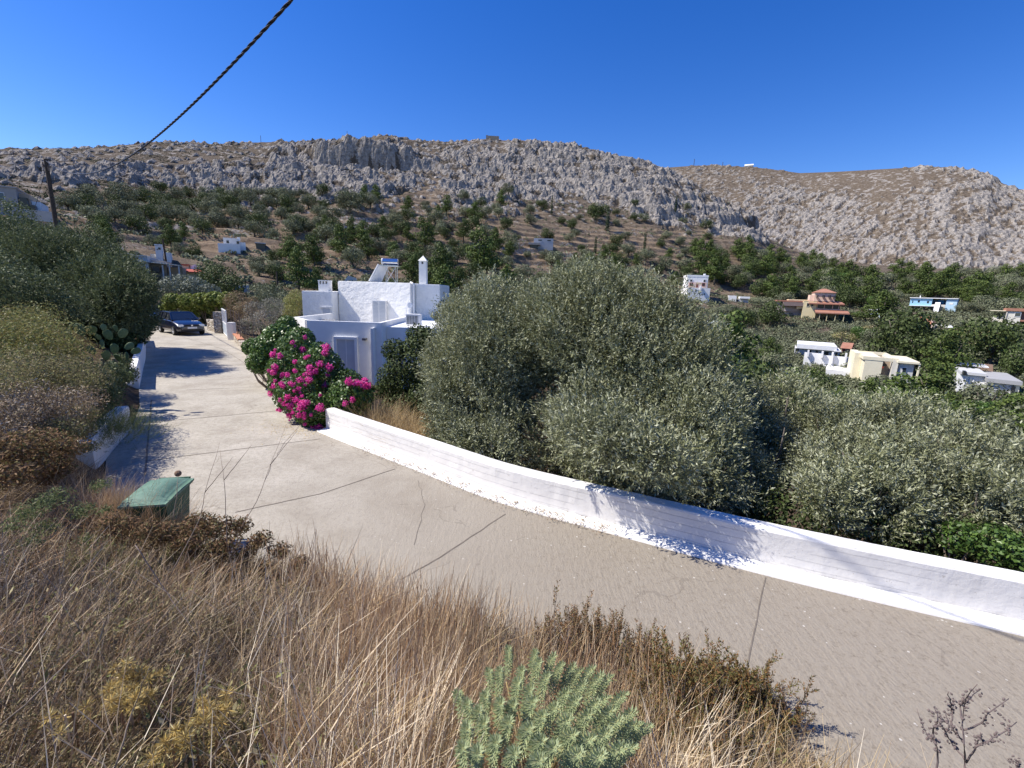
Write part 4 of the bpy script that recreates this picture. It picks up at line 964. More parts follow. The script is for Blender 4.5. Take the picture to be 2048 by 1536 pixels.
def cable(name, px, A, B, rad, label, twist=0, n=160, ext=None):
    """A,B: plan end points; the cable hangs in the vertical plane through them, passing the sight lines given"""
    A = np.array(A[:2]); B = np.array(B[:2]); d = B - A; S, Z = [], []
    for x, y in px:
        q = ray(x, y); # intersect azimuth with plan line
        M = np.array([[q[0], -d[0]], [q[1], -d[1]]]); t, s = np.linalg.solve(M, A)
        S.append(s); Z.append(CZ + q[2] * t)
    co = np.polyfit(S, Z, 3 if len(px) > 4 else min(2, len(px) - 1))
    ss = np.linspace(0, 1, n) ; P = np.stack([A[0] + d[0] * ss, A[1] + d[1] * ss, np.polyval(co, ss)], 1)
    if twist:
        parts = []; L = np.r_[0, np.cumsum(np.linalg.norm(np.diff(P, axis=0), axis=1))]
        m = int(L[-1] / .035); s2 = np.linspace(0, L[-1], m); Q = np.stack([np.interp(s2, L, P[:, k]) for k in range(3)], 1)
        T = unit(np.gradient(Q, axis=0)); s_ = unit(np.cross(T, [0, 0, 1])); b_ = np.cross(T, s_)
        for k in range(3):
            a = s2 / .75 * 2 * math.pi + k * 2 * math.pi / 3
            parts.append(tube(Q + rad * .62 * (np.cos(a)[:, None] * s_ + np.sin(a)[:, None] * b_), rad * .55, 6))
        V, F = merge(parts)
    else: V, F = tube(P, rad, 5)
    o = ob(name, np_mesh(name, V, F, M_CABLE, True)); tag(o, label, 'cable'); return o
nearp = atd(586, 0, 6.2); d_ = nearp[:2] - ptop[:2]; endp = nearp[:2] + d_ * .14
cable('overhead_cable', [(98, 326), (135, 343), (175, 348), (215, 340), (260, 312), (330, 255), (400, 190), (480, 112), (540, 50), (586, 0)], ptop, endp, .019, 'thick twisted black power cable crossing the blue sky', twist=1)
cable('service_cable', [(93, 330), (80, 380), (62, 440)], (ptop[0], ptop[1] - .1), (atd(62, 440, 45)[0], 45.0), .018, 'thin slack cable dropping from the tall pole to the grey house', n=30)
cable('service_cable', [(98, 330), (140, 362), (190, 400), (240, 452), (322, 485)], (ptop[0], ptop[1] + .1), (atd(325, 480, 62)[0], 62.0), .012, 'thin cable running from the tall pole down to the pole behind the pergola house', n=40)
# ================================================================= CARS AND BIN
def carpaint(name, c):
    t = NT(name); t.base(c); t.set(.28, .6); t.p.inputs['Coat Weight'].default_value = 1; t.p.inputs['Coat Roughness'].default_value = .04; return t.m
M_BLUE = carpaint('dark_blue_paint', (.005, .008, .026)); M_BLK = carpaint('black_paint', (.012, .012, .014))
M_TYRE = plain('rubber', (.02, .02, .02), rough=.9); M_RIM = plain('alloy', (.55, .56, .58), rough=.3, metal=.8); M_LENS = plain('headlight_glass', (.75, .78, .8), rough=.08, spec=.9)
M_CGLASS = plain('car_glass', (.015, .02, .03), rough=.03, spec=1.0); M_TRIM = plain('black_trim', (.02, .02, .022), rough=.5); M_PLATE = plain('plate_white', (.75, .75, .74), rough=.4)
def make_car(loc, rz, paint, label, cat='car'):
    """front points to -Y, 3.75 m long, 1.65 wide"""
    e = empty('parked_car', loc, rz); tag(e, label, cat)
    # body loft: stations along y, each a half section (x,z)
    st = [(-1.86, .52, .30, .58), (-1.80, .70, .24, .66), (-1.62, .78, .20, .74), (-1.2, .82, .18, .86), (-.75, .825, .18, .93), (-.3, .825, .18, .95), (.5, .825, .18, .96), (1.1, .82, .18, .97), (1.55, .80, .22, .96), (1.8, .74, .28, .90), (1.87, .62, .34, .80)]
    bm = bmesh.new(); rings = []
    for y, w, zb, zt in st:
        half = [(0, zb), (w * .86, zb), (w, zb + .12), (w * 1.0, (zb + zt) / 2), (w * .98, zt - .12), (w * .92, zt - .02), (w * .6, zt + .02), (0, zt + .035)]
        ring = [bm.verts.new((x, y, z)) for x, z in half] + [bm.verts.new((-x, y, z)) for x, z in reversed(half[1:-1])]
        rings.append(ring)
    for a, b in zip(rings[:-1], rings[1:]):
        n = len(a)
        for i in range(n): bm.faces.new([a[i], a[(i + 1) % n], b[(i + 1) % n], b[i]])
    bm.faces.new(rings[0][::-1]); bm.faces.new(rings[-1])
    bmesh.ops.recalc_face_normals(bm, faces=bm.faces[:])
    me = bpy.data.meshes.new('body'); bm.to_mesh(me); bm.free(); me.polygons.foreach_set('use_smooth', [True] * len(me.polygons)); me.materials.append(paint)
    body = ob('body', me, e); m = body.modifiers.new('s', 'SUBSURF'); m.levels = m.render_levels = 2
    # cabin
    def frustum(name, mat, b, t, z0, z1, par=e, bev=.03):
        (bx, y0, y1), (tx, u0, u1) = b, t; mb = MB()
        v = [mb.bm.verts.new(q) for q in ((-bx, y0, z0), (bx, y0, z0), (bx, y1, z0), (-bx, y1, z0), (-tx, u0, z1), (tx, u0, z1), (tx, u1, z1), (-tx, u1, z1))]
        for f_ in ((3, 2, 1, 0), (4, 5, 6, 7), (0, 1, 5, 4), (1, 2, 6, 5), (2, 3, 7, 6), (3, 0, 4, 7)): mb.bm.faces.new([v[i] for i in f_])
        return mb.build(name, mat, par, bev)
    frustum('windows', M_CGLASS, (.755, -.85, 1.72), (.60, -.18, 1.38), .93, 1.37)
    frustum('roof', paint, (.605, -.22, 1.42), (.56, -.1, 1.3), 1.355, 1.425, bev=.025)
    mb = MB()
    for s in (-1, 1):
        for (y0, y1) in ((-.87, -.2), (1.74, 1.4)): mb.cyl((s * .757, y0, .93), (s * .605, y1, 1.37), .035, seg=6)
        mb.cyl((s * .77, .25, .93), (s * .612, .25, 1.37), .03, seg=6); mb.cyl((s * .765, 1.0, .93), (s * .61, 1.0, 1.37), .035, seg=6)
    mb.build('pillars', paint, e)
    for s in (-1, 1):
        for y in (-1.18, 1.18):
            mb = MB(); mb.cyl((s * .66, y, .29), (s * .845, y, .29), .29, seg=24); w = mb.build('wheel', M_TYRE, e, .02)
            mb = MB(); mb.cyl((s * .846, y, .29), (s * .856, y, .29), .20, .17, seg=20)
            for k in range(5):
                a = k * 2 * math.pi / 5; mb.cyl((s * .858, y, .29), (s * .858, y + .17 * math.cos(a), .29 + .17 * math.sin(a)), .022, seg=5)
            mb.build('rim', M_RIM, w)
        mb = MB(); x0, x1 = sorted((s * .42, s * .73)); mb.box(x0, x1, -1.845, -1.62, .56, .70); mb.build('headlight', M_LENS, e, .03)
        mb = MB(); x0, x1 = sorted((s * .80, s * .98)); mb.box(x0, x1, -.62, -.48, .94, 1.08); mb.build('mirror', paint, e, .03)
        mb = MB(); mb.box(s * .83 - .008, s * .83 + .008, -.9, .95, .50, .56); mb.build('side_moulding', M_TRIM, e, .004)
        mb = MB(); mb.cyl((s * .52, -1.84, .35), (s * .52, -1.885, .35), .055, seg=12); mb.build('fog_lamp', M_LENS, e)
    mb = MB(); mb.box(-.40, .40, -1.875, -1.80, .58, .69); mb.build('grille', M_TRIM, e, .01)
    mb = MB(); mb.cyl((0, -1.878, .64), (0, -1.89, .64), .055, seg=16); mb.build('badge', M_RIM, e)
    mb = MB(); mb.box(-.60, .60, -1.895, -1.82, .27, .40); mb.build('air_intake', M_TRIM, e, .01)
    mb = MB(); mb.box(-.26, .26, -1.91, -1.885, .44, .55); mb.build('number_plate', M_PLATE, e)
    mb = MB(); mb.cyl((-.3, -.86, .97), (.25, -.74, 1.03), .008, seg=4); mb.cyl((.2, -.86, .97), (.6, -.7, 1.05), .008, seg=4); mb.build('wipers', M_TRIM, e)
    mb = MB(); mb.cyl((0, .1, 1.42), (0, .35, 1.62), .006, seg=4); mb.build('aerial', M_TRIM, e)
    return e
c = onz(384, 671)
make_car((c[0] - 1.45, c[1] + 1.1, 0), R(54), M_BLUE, 'dark blue hatchback parked at the head of the driveway')
c = onz(345, 655)
make_car((c[0] - 3.2, c[1] + 2.6, 0), R(50), M_BLK, 'dark car half hidden in tree shade behind the blue hatchback')

# wheeled bin
def bin_mat(name, c, c2):
    t = NT(name); t.set(.65, .25); t.base(t.ramp(t.noise(3.5, 6, .7), [(.3, c), (.7, c2)])); t.bump(t.noise(30, 3), .15, .003); return t.m
M_BIN = bin_mat('green_plastic', (.018, .075, .045), (.035, .11, .07)); M_LID = bin_mat('faded_green_lid', (.075, .155, .115), (.16, .26, .20))
bc = (onz(258, 985, .86) + onz(380, 978, .86)) / 2
B = empty('wheeled_bin', (bc[0] - .02, bc[1], 0), R(14)); B.scale = (.66, .96, .86); tag(B, 'green plastic wheeled bin with a faded domed lid beside the dry bank', 'bin')
mb = MB(); v = [mb.bm.verts.new(q) for q in ((-.24, -.26, .06), (.24, -.26, .06), (.24, .26, .06), (-.24, .26, .06), (-.315, -.35, .97), (.315, -.35, .97), (.315, .35, .97), (-.315, .35, .97))]
for f_ in ((3, 2, 1, 0), (4, 5, 6, 7), (0, 1, 5, 4), (1, 2, 6, 5), (2, 3, 7, 6), (3, 0, 4, 7)): mb.bm.faces.new([v[i] for i in f_])
mb.build('bin_body', M_BIN, B, .03)
mb = MB(); mb.box(-.34, .34, -.375, .375, .93, .975); mb.build('rim', M_BIN, B, .012)
# domed lid
nx, ny = 22, 22; V = []; F = []
for i in range(nx):
    for j in range(ny):
        u = -1 + 2 * i / (nx - 1); w = -1 + 2 * j / (ny - 1)
        z = .985 + .115 * (1 - abs(u) ** 2.6) * (1 - abs(w) ** 2.6) ** .8
        if abs(u) > .72 and abs(w) < .8 and i % 2 == 0: z += .022
        V.append((u * .352, w * .385, z))
b0 = len(V); V += [(q[0], q[1], .955) for q in V]
for i in range(nx - 1):
    for j in range(ny - 1):
        a = i * ny + j; F.append((a, a + ny, a + ny + 1, a + 1)); F.append((b0 + a, b0 + a + 1, b0 + a + ny + 1, b0 + a + ny))
for i in range(nx - 1):
    for j in (0, ny - 1):
        a = i * ny + j; F.append((a, a + ny, b0 + a + ny, b0 + a))
for j in range(ny - 1):
    for i in (0, nx - 1):
        a = i * ny + j; F.append((a, a + 1, b0 + a + 1, b0 + a))
me = bpy.data.meshes.new('lid'); me.from_pydata(V, [], F); me.materials.append(M_LID); me.polygons.foreach_set('use_smooth', [len(f_) and k % 2 == 0 and k < 2 * (nx - 1) * (ny - 1) for k, f_ in enumerate(F)]); ob('lid', me, B)
mb = MB(); mb.cyl((-.26, .43, .98), (.26, .43, .98), .018, seg=8)
for x in (-.24, 0, .24): mb.cyl((x, .36, .97), (x, .43, .98), .016, seg=6)
mb.build('handle', M_BIN, B)
for s in (-1, 1):
    mb = MB(); mb.cyl((s * .24, .3, .1), (s * .30, .3, .1), .1, seg=16); mb.build('wheel', M_TYRE, B)
# ================================================================= VEGETATION
L_OLIVE = leafmat('olive_leaf', patch=((.56, .58, .42), 2.3), cols=[(.13, .14, .065), (.21, .225, .11), (.30, .315, .175), (.55, .56, .41), (.23, .245, .125), (.16, .17, .085)], rough=.6, spec=.2, trans=.2, objvar=.12)
L_FOLIVE = leafmat('far_olive_leaf', [(.085, .098, .052), (.13, .145, .08), (.17, .188, .11), (.22, .235, .15)], rough=.8, trans=.1, objvar=.5)
L_PINE = leafmat('pine_needle', [(.05, .08, .018), (.085, .125, .028), (.13, .17, .04), (.068, .10, .025)], rough=.7, trans=.12, objvar=.4)
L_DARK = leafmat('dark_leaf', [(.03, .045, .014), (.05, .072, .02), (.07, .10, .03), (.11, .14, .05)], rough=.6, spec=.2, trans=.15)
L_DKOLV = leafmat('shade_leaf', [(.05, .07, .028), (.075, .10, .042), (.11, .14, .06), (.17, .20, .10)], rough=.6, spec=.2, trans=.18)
L_GREEN = leafmat('bright_leaf', [(.06, .12, .02), (.10, .18, .035), (.16, .25, .06), (.08, .14, .03)], rough=.4, spec=.45, trans=.3)
L_YEL = leafmat('yellow_green_leaf', [(.15, .18, .045), (.25, .28, .075), (.34, .34, .12), (.26, .21, .09)], rough=.6, trans=.25)
L_CYP = leafmat('cypress_leaf', [(.02, .035, .016), (.035, .055, .024), (.05, .07, .03)], rough=.8, trans=.05)
L_BOUG = leafmat('bougainvillea_leaf', [(.05, .095, .018), (.09, .16, .03), (.16, .25, .06), (.06, .11, .024)], rough=.4, spec=.45, trans=.25)
L_MAG = leafmat('magenta_bract', [(.70, .03, .30), (.82, .06, .42), (.58, .02, .22), (.88, .18, .52)], rough=.6, trans=.35, objvar=.15)
L_WEED = leafmat('weed_leaf', [(.15, .165, .055), (.23, .24, .085), (.32, .29, .13), (.17, .12, .07), (.42, .37, .21)], rough=.8, trans=.2)
L_RUST = leafmat('rusty_leaf', [(.17, .09, .045), (.24, .135, .07), (.12, .075, .04), (.34, .22, .12), (.14, .13, .05)], rough=.8, trans=.2)
L_WORM = leafmat('wormwood_leaf', [(.15, .15, .05), (.20, .13, .055), (.26, .13, .05), (.11, .13, .04), (.17, .08, .035)], rough=.8, trans=.2)
L_STRAW = leafmat('straw', patch=((.20, .17, .14), 1.1), cols=[(.52, .38, .22), (.66, .51, .33), (.38, .25, .15), (.82, .69, .50), (.22, .14, .085), (.48, .30, .17)], rough=.7, trans=.2, objvar=.05)
L_THATCH = leafmat('dead_stalk', patch=((.40, .27, .15), .8), cols= [(.16, .11, .07), (.30, .22, .145), (.46, .36, .25), (.10, .07, .05), (.56, .48, .38), (.22, .18, .10)], rough=.85, trans=.08, objvar=.05)
L_GOLD = leafmat('golden_grass', [(.56, .42, .22), (.68, .53, .30), (.42, .29, .14)], rough=.7, trans=.25)
L_SAGE = leafmat('woolly_leaf', [(.24, .29, .15), (.30, .36, .19), (.42, .47, .28), (.38, .38, .18)], rough=.75, spec=.2, trans=.25, objvar=.1)
L_DRYLF = leafmat('papery_leaf', [(.55, .45, .22), (.45, .33, .15), (.62, .54, .32)], rough=.8, trans=.3)
L_THIS = leafmat('thistle_spine', [(.46, .33, .09), (.56, .42, .16), (.36, .23, .07), (.50, .43, .22)], rough=.7, trans=.2)
L_FERN = leafmat('feathery_leaf', [(.09, .12, .04), (.13, .165, .06), (.19, .22, .10)], rough=.7, trans=.3)
M_BARK = plain('olive_bark', (.07, .06, .05), (.15, .13, .11), 5, bump=.9, bs=9, bd=.04)
M_TWIG = plain('twig', (.16, .12, .09), (.28, .22, .17), 9)

def lobes_points(n, lobes, g, shell=.55):
    vol = np.array([l[3] * l[4] * l[5] for l in lobes]) ** (2 / 3.); k = g.choice(len(lobes), n, p=vol / vol.sum())
    L = np.array(lobes)[k]; d = unit(g.normal(size=(n, 3))); r = shell + (1 - shell) * g.random(n) ** .6
    P = L[:, :3] + d * L[:, 3:6] * r[:, None]
    Nn = unit(d / L[:, 3:6])
    return P, Nn
def crown_np(n, lobes, leaf, seed, shell=.6, jit=.7, zmin=None, asp=.7):
    g = np.random.default_rng(seed); P, Nn = lobes_points(n, lobes, g, shell)
    if zmin is not None: P = P[P[:, 2] > zmin]; Nn = Nn[:len(P)]
    n = len(P); nn = unit(Nn + jit * g.normal(size=(n, 3)) * .6); D = unit(np.cross(nn, g.normal(size=(n, 3))))
    s = leaf * (.6 + .8 * g.random(n)); return diamonds(P - D * s[:, None] / 2, D, nn, s, s * asp)
def rand_lobes(g, R0, H, n, flat=.8, z0=None):
    out = [(0, 0, H - R0 * flat * .9, R0 * .72, R0 * .72, R0 * flat * .8)]
    for i in range(n):
        a = g.random() * 6.283; d = R0 * (.35 + .4 * g.random()); r = R0 * (.32 + .25 * g.random())
        z = H - R0 * flat + (g.random() - .55) * R0 * flat * 1.1
        out.append((d * math.cos(a), d * math.sin(a), z, r, r, r * flat))
    return out
def trunk_np(g, H, r, spread, n=4):
    parts = [tube([(0, 0, -.8), (.05 * H * (g.random() - .5), 0, H * .2), (.1 * H * (g.random() - .5), .1 * H * (g.random() - .5), H * .42)], [r * 1.3, r, r * .8], 6)]
    for i in range(n):
        a = 6.283 * (i + g.random() * .6) / n; c = spread * (.5 + .3 * g.random())
        parts.append(tube([(0, 0, H * .25), (c * .5 * math.cos(a), c * .5 * math.sin(a), H * .5), (c * math.cos(a), c * math.sin(a), H * (.7 + .15 * g.random()))], [r * .7, r * .45, r * .15], 5))
    return merge(parts)
PROTO = {}
def far_proto(kind, v):
    key = (kind, v)
    if key in PROTO: return PROTO[key]
    g = np.random.default_rng(hash(kind) % 1000 if False else sum(map(ord, kind)) * 7 + v)
    if kind == 'olive_tree': lob = rand_lobes(g, 1.0, 1.55, 9, .72); mat = L_FOLIVE; n, lf, tr = 2600, .085, (1.5, .07, .8)
    elif kind == 'dark_tree': lob = rand_lobes(g, 1.0, 1.6, 10, .8); mat = L_DARK; n, lf, tr = 2600, .09, (1.5, .06, .8)
    elif kind == 'green_tree': lob = rand_lobes(g, 1.0, 1.6, 10, .8); mat = L_GREEN; n, lf, tr = 2600, .10, (1.5, .06, .8)
    elif kind == 'pine_tree':
        lob = []; mat = L_PINE; n, lf, tr = 3000, .09, (2.0, .06, .5)
        for i in range(16):
            z = .55 + 1.55 * i / 16; r = .85 * (1 - (i / 17.) ** 1.5) + .15; a = g.random() * 6.283; d = r * .5 * g.random() ** .5 * 1.4
            lob.append((d * math.cos(a), d * math.sin(a), z, r * .5 + .08, r * .5 + .08, .2))
    elif kind == 'cypress_tree':
        lob = [(0, 0, .3 + .42 * i, .26 * (1 - (i / 8.) ** 2) + .05, .26 * (1 - (i / 8.) ** 2) + .05, .4) for i in range(7)]; mat = L_CYP; n, lf, tr = 1500, .09, (1.0, .05, .1)
    elif kind == 'shrub': lob = rand_lobes(g, 1.0, .95, 7, .55); mat = L_FOLIVE; n, lf, tr = 1500, .09, None
    elif kind == 'yellow_shrub': lob = rand_lobes(g, 1.0, .95, 7, .6); mat = L_YEL; n, lf, tr = 1600, .09, None
    elif kind == 'brown_shrub': lob = rand_lobes(g, 1.0, .95, 7, .6); mat = L_WEED; n, lf, tr = 1500, .08, None
    V, F = crown_np(n, lob, lf, v + 5, .55, .8)
    cm = np_mesh('crown', V, F, mat)
    tm = None
    if tr: V, F = trunk_np(g, tr[0], tr[1], tr[2]); tm = np_mesh('trunk', V, F, M_BARK, True)
    PROTO[key] = (cm, tm); return PROTO[key]
def far_tree(kind, x, y, R_, label, group, v=0, zs=1.0, z=None):
    cm, tm = far_proto(kind, v); z = zg(x, y) if z is None else z
    if tm is None:
        o = ob(kind, cm)
    else:
        o = bpy.data.objects.new(kind, None); COL.objects.link(o); a = ob('crown', cm, o); b = ob('trunk', tm, o)
    o.location = (x, y, z - .05 * R_); o.scale = (R_, R_, R_ * zs); o.rotation_euler = (0, 0, rng.random() * 6.283)
    tag(o, label, {'shrub': 'shrub', 'yellow_shrub': 'shrub', 'brown_shrub': 'shrub'}.get(kind, 'tree'), group); return o
placed = []
def scatter(n, box, kinds, sizes, label_group, mind=.8, seed=0, poly=None, zs=(1, 1)):
    """trees on the land inside a view window; kinds: {kind: weight}"""
    g = np.random.default_rng(seed); px = g.uniform(box[0], box[2], n * 6); py = g.uniform(box[1], box[3], n * 6)
    X, Y, ok = hits(px, py); c = 0; ks = list(kinds); w = np.array([kinds[k] for k in ks], float); w /= w.sum()
    for x, y, o, qx, qy in zip(X, Y, ok, px, py):
        if c >= n: break
        if not o or (poly and not inside(np.array([qx]), np.array([qy]), poly)[0]): continue
        r = g.uniform(*sizes) / 2
        if any((x - a) ** 2 + (y - b) ** 2 < (mind * (r + q)) ** 2 for a, b, q in placed): continue
        if any(math.hypot(x - hx, y - hy) < r + hr for hx, hy, hr in KEEP): continue
        zz = zg(x, y); tx, ty = proj(x, y, zz + 1.65 * r); bx, by = proj(x, y, zz); rp = r * FOC / y
        if any(y < h.dist + 4 and tx + rp > h.px0 - 2 and tx - rp < h.px1 + 2 and ty < h.pyb - 3 and by > h.top for h in HOUSES): continue
        k = ks[g.choice(len(ks), p=w)]
        lab, grp = label_group[k]
        far_tree(k, x, y, r, lab, grp, int(g.integers(3)), g.uniform(*zs)); placed.append((x, y, r)); c += 1
    print('SCATTER', box, 'wanted', n, 'got', c)
KEEP = [(o.location.x, o.location.y + 3, 6.5) for o in bpy.data.objects if o.parent is None and o.get('category') in ('house', 'ruin') and o.location.y > 40]
def LG(zone):
    return {'olive_tree': ('grey-green rounded olive tree ' + zone, 'olive trees ' + zone), 'dark_tree': ('dark green bushy tree ' + zone, 'dark trees ' + zone), 'green_tree': ('bright green leafy tree ' + zone, 'bright green trees ' + zone),
            'pine_tree': ('green layered pine tree ' + zone, 'pines ' + zone), 'cypress_tree': ('slim dark cypress ' + zone, 'cypresses ' + zone), 'shrub': ('low grey-green shrub ' + zone, 'shrubs ' + zone),
            'yellow_shrub': ('yellow-green shrub ' + zone, 'yellow-green shrubs ' + zone), 'brown_shrub': ('brownish dry shrub ' + zone, 'dry shrubs ' + zone)}
z1, z2, z3, z4 = LG('on the left terraces below the cliffs'), LG('on the brown slope behind the white house'), LG('on the slope above the big olive'), LG('in the valley village')
z5, z6 = LG('on the wooded slope under the right-hand mountain'), LG('in the valley behind the roadside olives')
# single trees that stand out
def single(kind, px, pyb, wpx, label, dist=None, zs=1.0, v=0):
    X, Y, ok = hits([px], [pyb]); x, y = X[0], Y[0]
    r = wpx / 2 * y / FOC
    placed.append((x, y, r)); return far_tree(kind, x, y, r, label, None, v, zs)
single('cypress_tree', 1103, 432, 16, 'tall thin cypress against the pale rocks at the top of the slope', zs=1.4)
single('cypress_tree', 908, 440, 10, 'lone small cypress left of the rock fall', zs=1.3)
single('dark_tree', 945, 462, 34, 'broad dark cypress clump standing alone in mid slope', zs=1.3)
single('dark_tree', 575, 420, 42, 'big dark tree at the foot of the left cliff')
single('dark_tree', 1190, 445, 46, 'wide dark tree tucked under the pale rocks'); single('olive_tree', 700, 425, 60, 'light green spreading tree beside the pale boulder on the left slope', v=1)
single('pine_tree', 600, 592, 70, 'tall pine standing left of the white house roof', dist=52, zs=1.25); single('pine_tree', 636, 585, 40, 'small pine touching the left chimney', dist=56, zs=1.2, v=1)
single('pine_tree', 208, 478, 42, 'yellowish pine above the small grey cube house', dist=82, v=2)
single('dark_tree', 540, 600, 34, 'dark narrow tree right of the thin pole', dist=62, zs=1.3)
single('pine_tree', 880, 600, 80, 'big dark pine behind the tall chimney', dist=70, zs=1.3); single('pine_tree', 960, 560, 84, 'large pine right of the tall chimney', dist=90, zs=1.1, v=1); single('green_tree', 905, 640, 60, 'light green tree beside the right corner of the white house', dist=46, zs=1.1)
single('dark_tree', 975, 640, 90, 'dark tree between the white house and the big olive', dist=58, v=1); single('pine_tree', 850, 500, 60, 'dark pine high behind the solar heater', dist=105, v=2)
single('olive_tree', 740, 600, 70, 'hazy grey tree behind the solar heater', dist=60, v=2); single('dark_tree', 800, 600, 60, 'dark tree between the solar heater and the tall chimney', dist=64, v=2)
single('green_tree', 1620, 860, 110, 'leafy bright green tree in front of the white terrace', dist=42); single('green_tree', 1700, 880, 110, 'spreading bright green tree below the cream house', dist=40, v=1)
single('dark_tree', 1500, 830, 130, 'broad dark green tree rising left of the long grey house', dist=55, v=1, zs=1.0); single('pine_tree', 1570, 820, 100, 'rounded deep green tree just left of the white terrace', dist=58, v=2, zs=.75); single('dark_tree', 1450, 760, 100, 'dark tree at the right shoulder of the big olive', dist=60)
single('olive_tree', 1755, 800, 70, 'dull grey tree in front of the cream house', dist=60, v=1); single('dark_tree', 1790, 720, 120, 'large dark tree behind the cream house', dist=100, zs=1.2); single('dark_tree', 1840, 740, 110, 'dark shady tree right of the cream house', dist=95, v=2)
single('pine_tree', 1885, 770, 110, 'bright-tipped pine behind the low white house', dist=84, zs=1.0); single('dark_tree', 1975, 735, 110, 'tall dark tree behind the brown-roofed shed', dist=88, zs=1.3); single('dark_tree', 2030, 760, 80, 'dark tree at the right edge above the low white house', dist=80, zs=1.3, v=1)
single('pine_tree', 1850, 830, 130, 'broad pine left of the low white house', dist=60, zs=.85, v=1); single('olive_tree', 1960, 850, 130, 'greyish spreading tree in front of the low white house', dist=48, v=2); single('pine_tree', 1880, 900, 120, 'green pine low in the right of the valley', dist=44, v=2, zs=.8); single('pine_tree', 2010, 880, 120, 'bright green pine at the lower right edge', dist=42, zs=.8)
single('pine_tree', 1840, 590, 56, 'pine directly behind the light blue house', dist=168); single('green_tree', 1670, 575, 40, 'rounded bright pine behind the tiled villa', dist=150)
single('pine_tree', 1760, 648, 90, 'umbrella-shaped pine below the light blue house', dist=112, zs=.7)
single('dark_tree', 1480, 660, 60, 'dark tree below the flat-roofed annex', dist=118); single('dark_tree', 1540, 650, 66, 'dark tree left of the tiled villa', dist=116, v=1)
for zz in (1,):
    scatter(62, (120, 398, 660, 470), {'olive_tree': 6, 'dark_tree': 2}, (3.6, 6.4), z1, seed=3, mind=.75)
    scatter(20, (140, 470, 560, 560), {'olive_tree': 3, 'dark_tree': 2, 'pine_tree': 1}, (2.5, 4.6), z1, seed=4)
    scatter(64, (560, 400, 1020, 560), {'olive_tree': 5, 'dark_tree': 3, 'pine_tree': 3}, (3.6, 7), z2, seed=5, mind=.75)
    scatter(34, (560, 455, 1020, 590), {'dark_tree': 3, 'pine_tree': 3, 'olive_tree': 2}, (3, 6), z2, seed=55, mind=.5)
    scatter(26, (130, 395, 700, 440), {'olive_tree': 5, 'dark_tree': 2}, (3, 5.5), z1, seed=56, mind=.5)
    scatter(34, (1010, 415, 1420, 520), {'olive_tree': 4, 'dark_tree': 2, 'cypress_tree': 1}, (3, 6), z3, seed=6)
    scatter(52, (1020, 505, 1420, 600), {'olive_tree': 3, 'pine_tree': 3, 'dark_tree': 2}, (4, 7), z3, seed=7, mind=.65)
    scatter(95, (1390, 505, 1960, 610), {'pine_tree': 6, 'olive_tree': 3, 'dark_tree': 2}, (5, 9), z5, seed=8, mind=.55, poly=[(1390, 520), (1480, 500), (1600, 520), (1720, 560), (1800, 550), (1960, 600), (1960, 620), (1390, 620)])
    scatter(70, (1800, 555, 2070, 640), {'olive_tree': 6, 'pine_tree': 2, 'shrub': 3}, (4, 8), z5, seed=9, mind=.6)
    scatter(80, (1400, 600, 2070, 710), {'olive_tree': 6, 'dark_tree': 3, 'green_tree': 1, 'shrub': 2, 'brown_shrub': 1}, (4, 8), z4, seed=10, mind=.6)
    scatter(46, (1300, 740, 2100, 930), {'pine_tree': 4, 'dark_tree': 3, 'olive_tree': 3, 'green_tree': 1}, (4, 8), z6, seed=12, mind=.5)
    scatter(60, (1300, 680, 2100, 930), {'pine_tree': 3, 'dark_tree': 3, 'olive_tree': 3, 'green_tree': 1}, (2, 4.5), z6, seed=15, mind=.5)
    scatter(26, (850, 560, 1150, 700), {'dark_tree': 3, 'pine_tree': 2, 'green_tree': 1}, (4, 7), LG('beyond the white house'), seed=13, mind=.5)
# low scrub carpet on hill and mountain : nobody could count it
def scrub(name, mat, n, box, size, seed, poly=None, k=14, dens=None, lf=.55):
    g = np.random.default_rng(seed); px = g.uniform(box[0], box[2], n); py = g.uniform(box[1], box[3], n)
    if poly: m = inside(px, py, poly); px, py = px[m], py[m]
    X, Y, ok = hits(px, py); X, Y = X[ok], Y[ok]
    z, rock, terr = height(X, Y, True); m = (rock < .3) & (~inside(X, Y)) & ((Y > 50) | (pdist(X, Y, ERa) > 2.2)) & (fbm(X / 11, Y / 11, 3, seed) > (dens or .42)); X, Y, z = X[m], Y[m], z[m]
    n = len(X); s = g.uniform(*size, n); C = np.stack([X, Y, z], 1)
    d = unit(g.normal(size=(n, k, 3))); d[..., 2] = np.abs(d[..., 2]); P = C[:, None] + d * s[:, None, None] * np.array([1, 1, .75]) * (.5 + .5 * g.random((n, k, 1)))
    nn = unit(d + .5 * g.normal(size=d.shape)).reshape(-1, 3); P = P.reshape(-1, 3); D = unit(np.cross(nn, g.normal(size=nn.shape))); L = np.repeat(s, k) * lf
    V, F = diamonds(P - D * L[:, None] / 2, D, nn, L, L * .8); o = ob(name, np_mesh(name, V, F, mat)); tag(o, kind='stuff'); return o
tag(scrub('hillside_scrub', L_FOLIVE, 5500, (0, 400, 2048, 600), (.35, 1.1), 31), 'low dark scrub dotted over the brown terraces', 'scrub')
tag(scrub('ridge_scrub', L_CYP, 22000, (0, 282, 1560, 420), (.25, .6), 32, dens=.45, k=9), 'tiny dark bushes freckling the rocky ridge', 'scrub')
tag(scrub('valley_undergrowth', L_FOLIVE, 13000, (1150, 590, 2100, 960), (.6, 1.7), 33, k=46, dens=.12, lf=.24), 'dense grey-green undergrowth filling the valley floor', 'undergrowth')
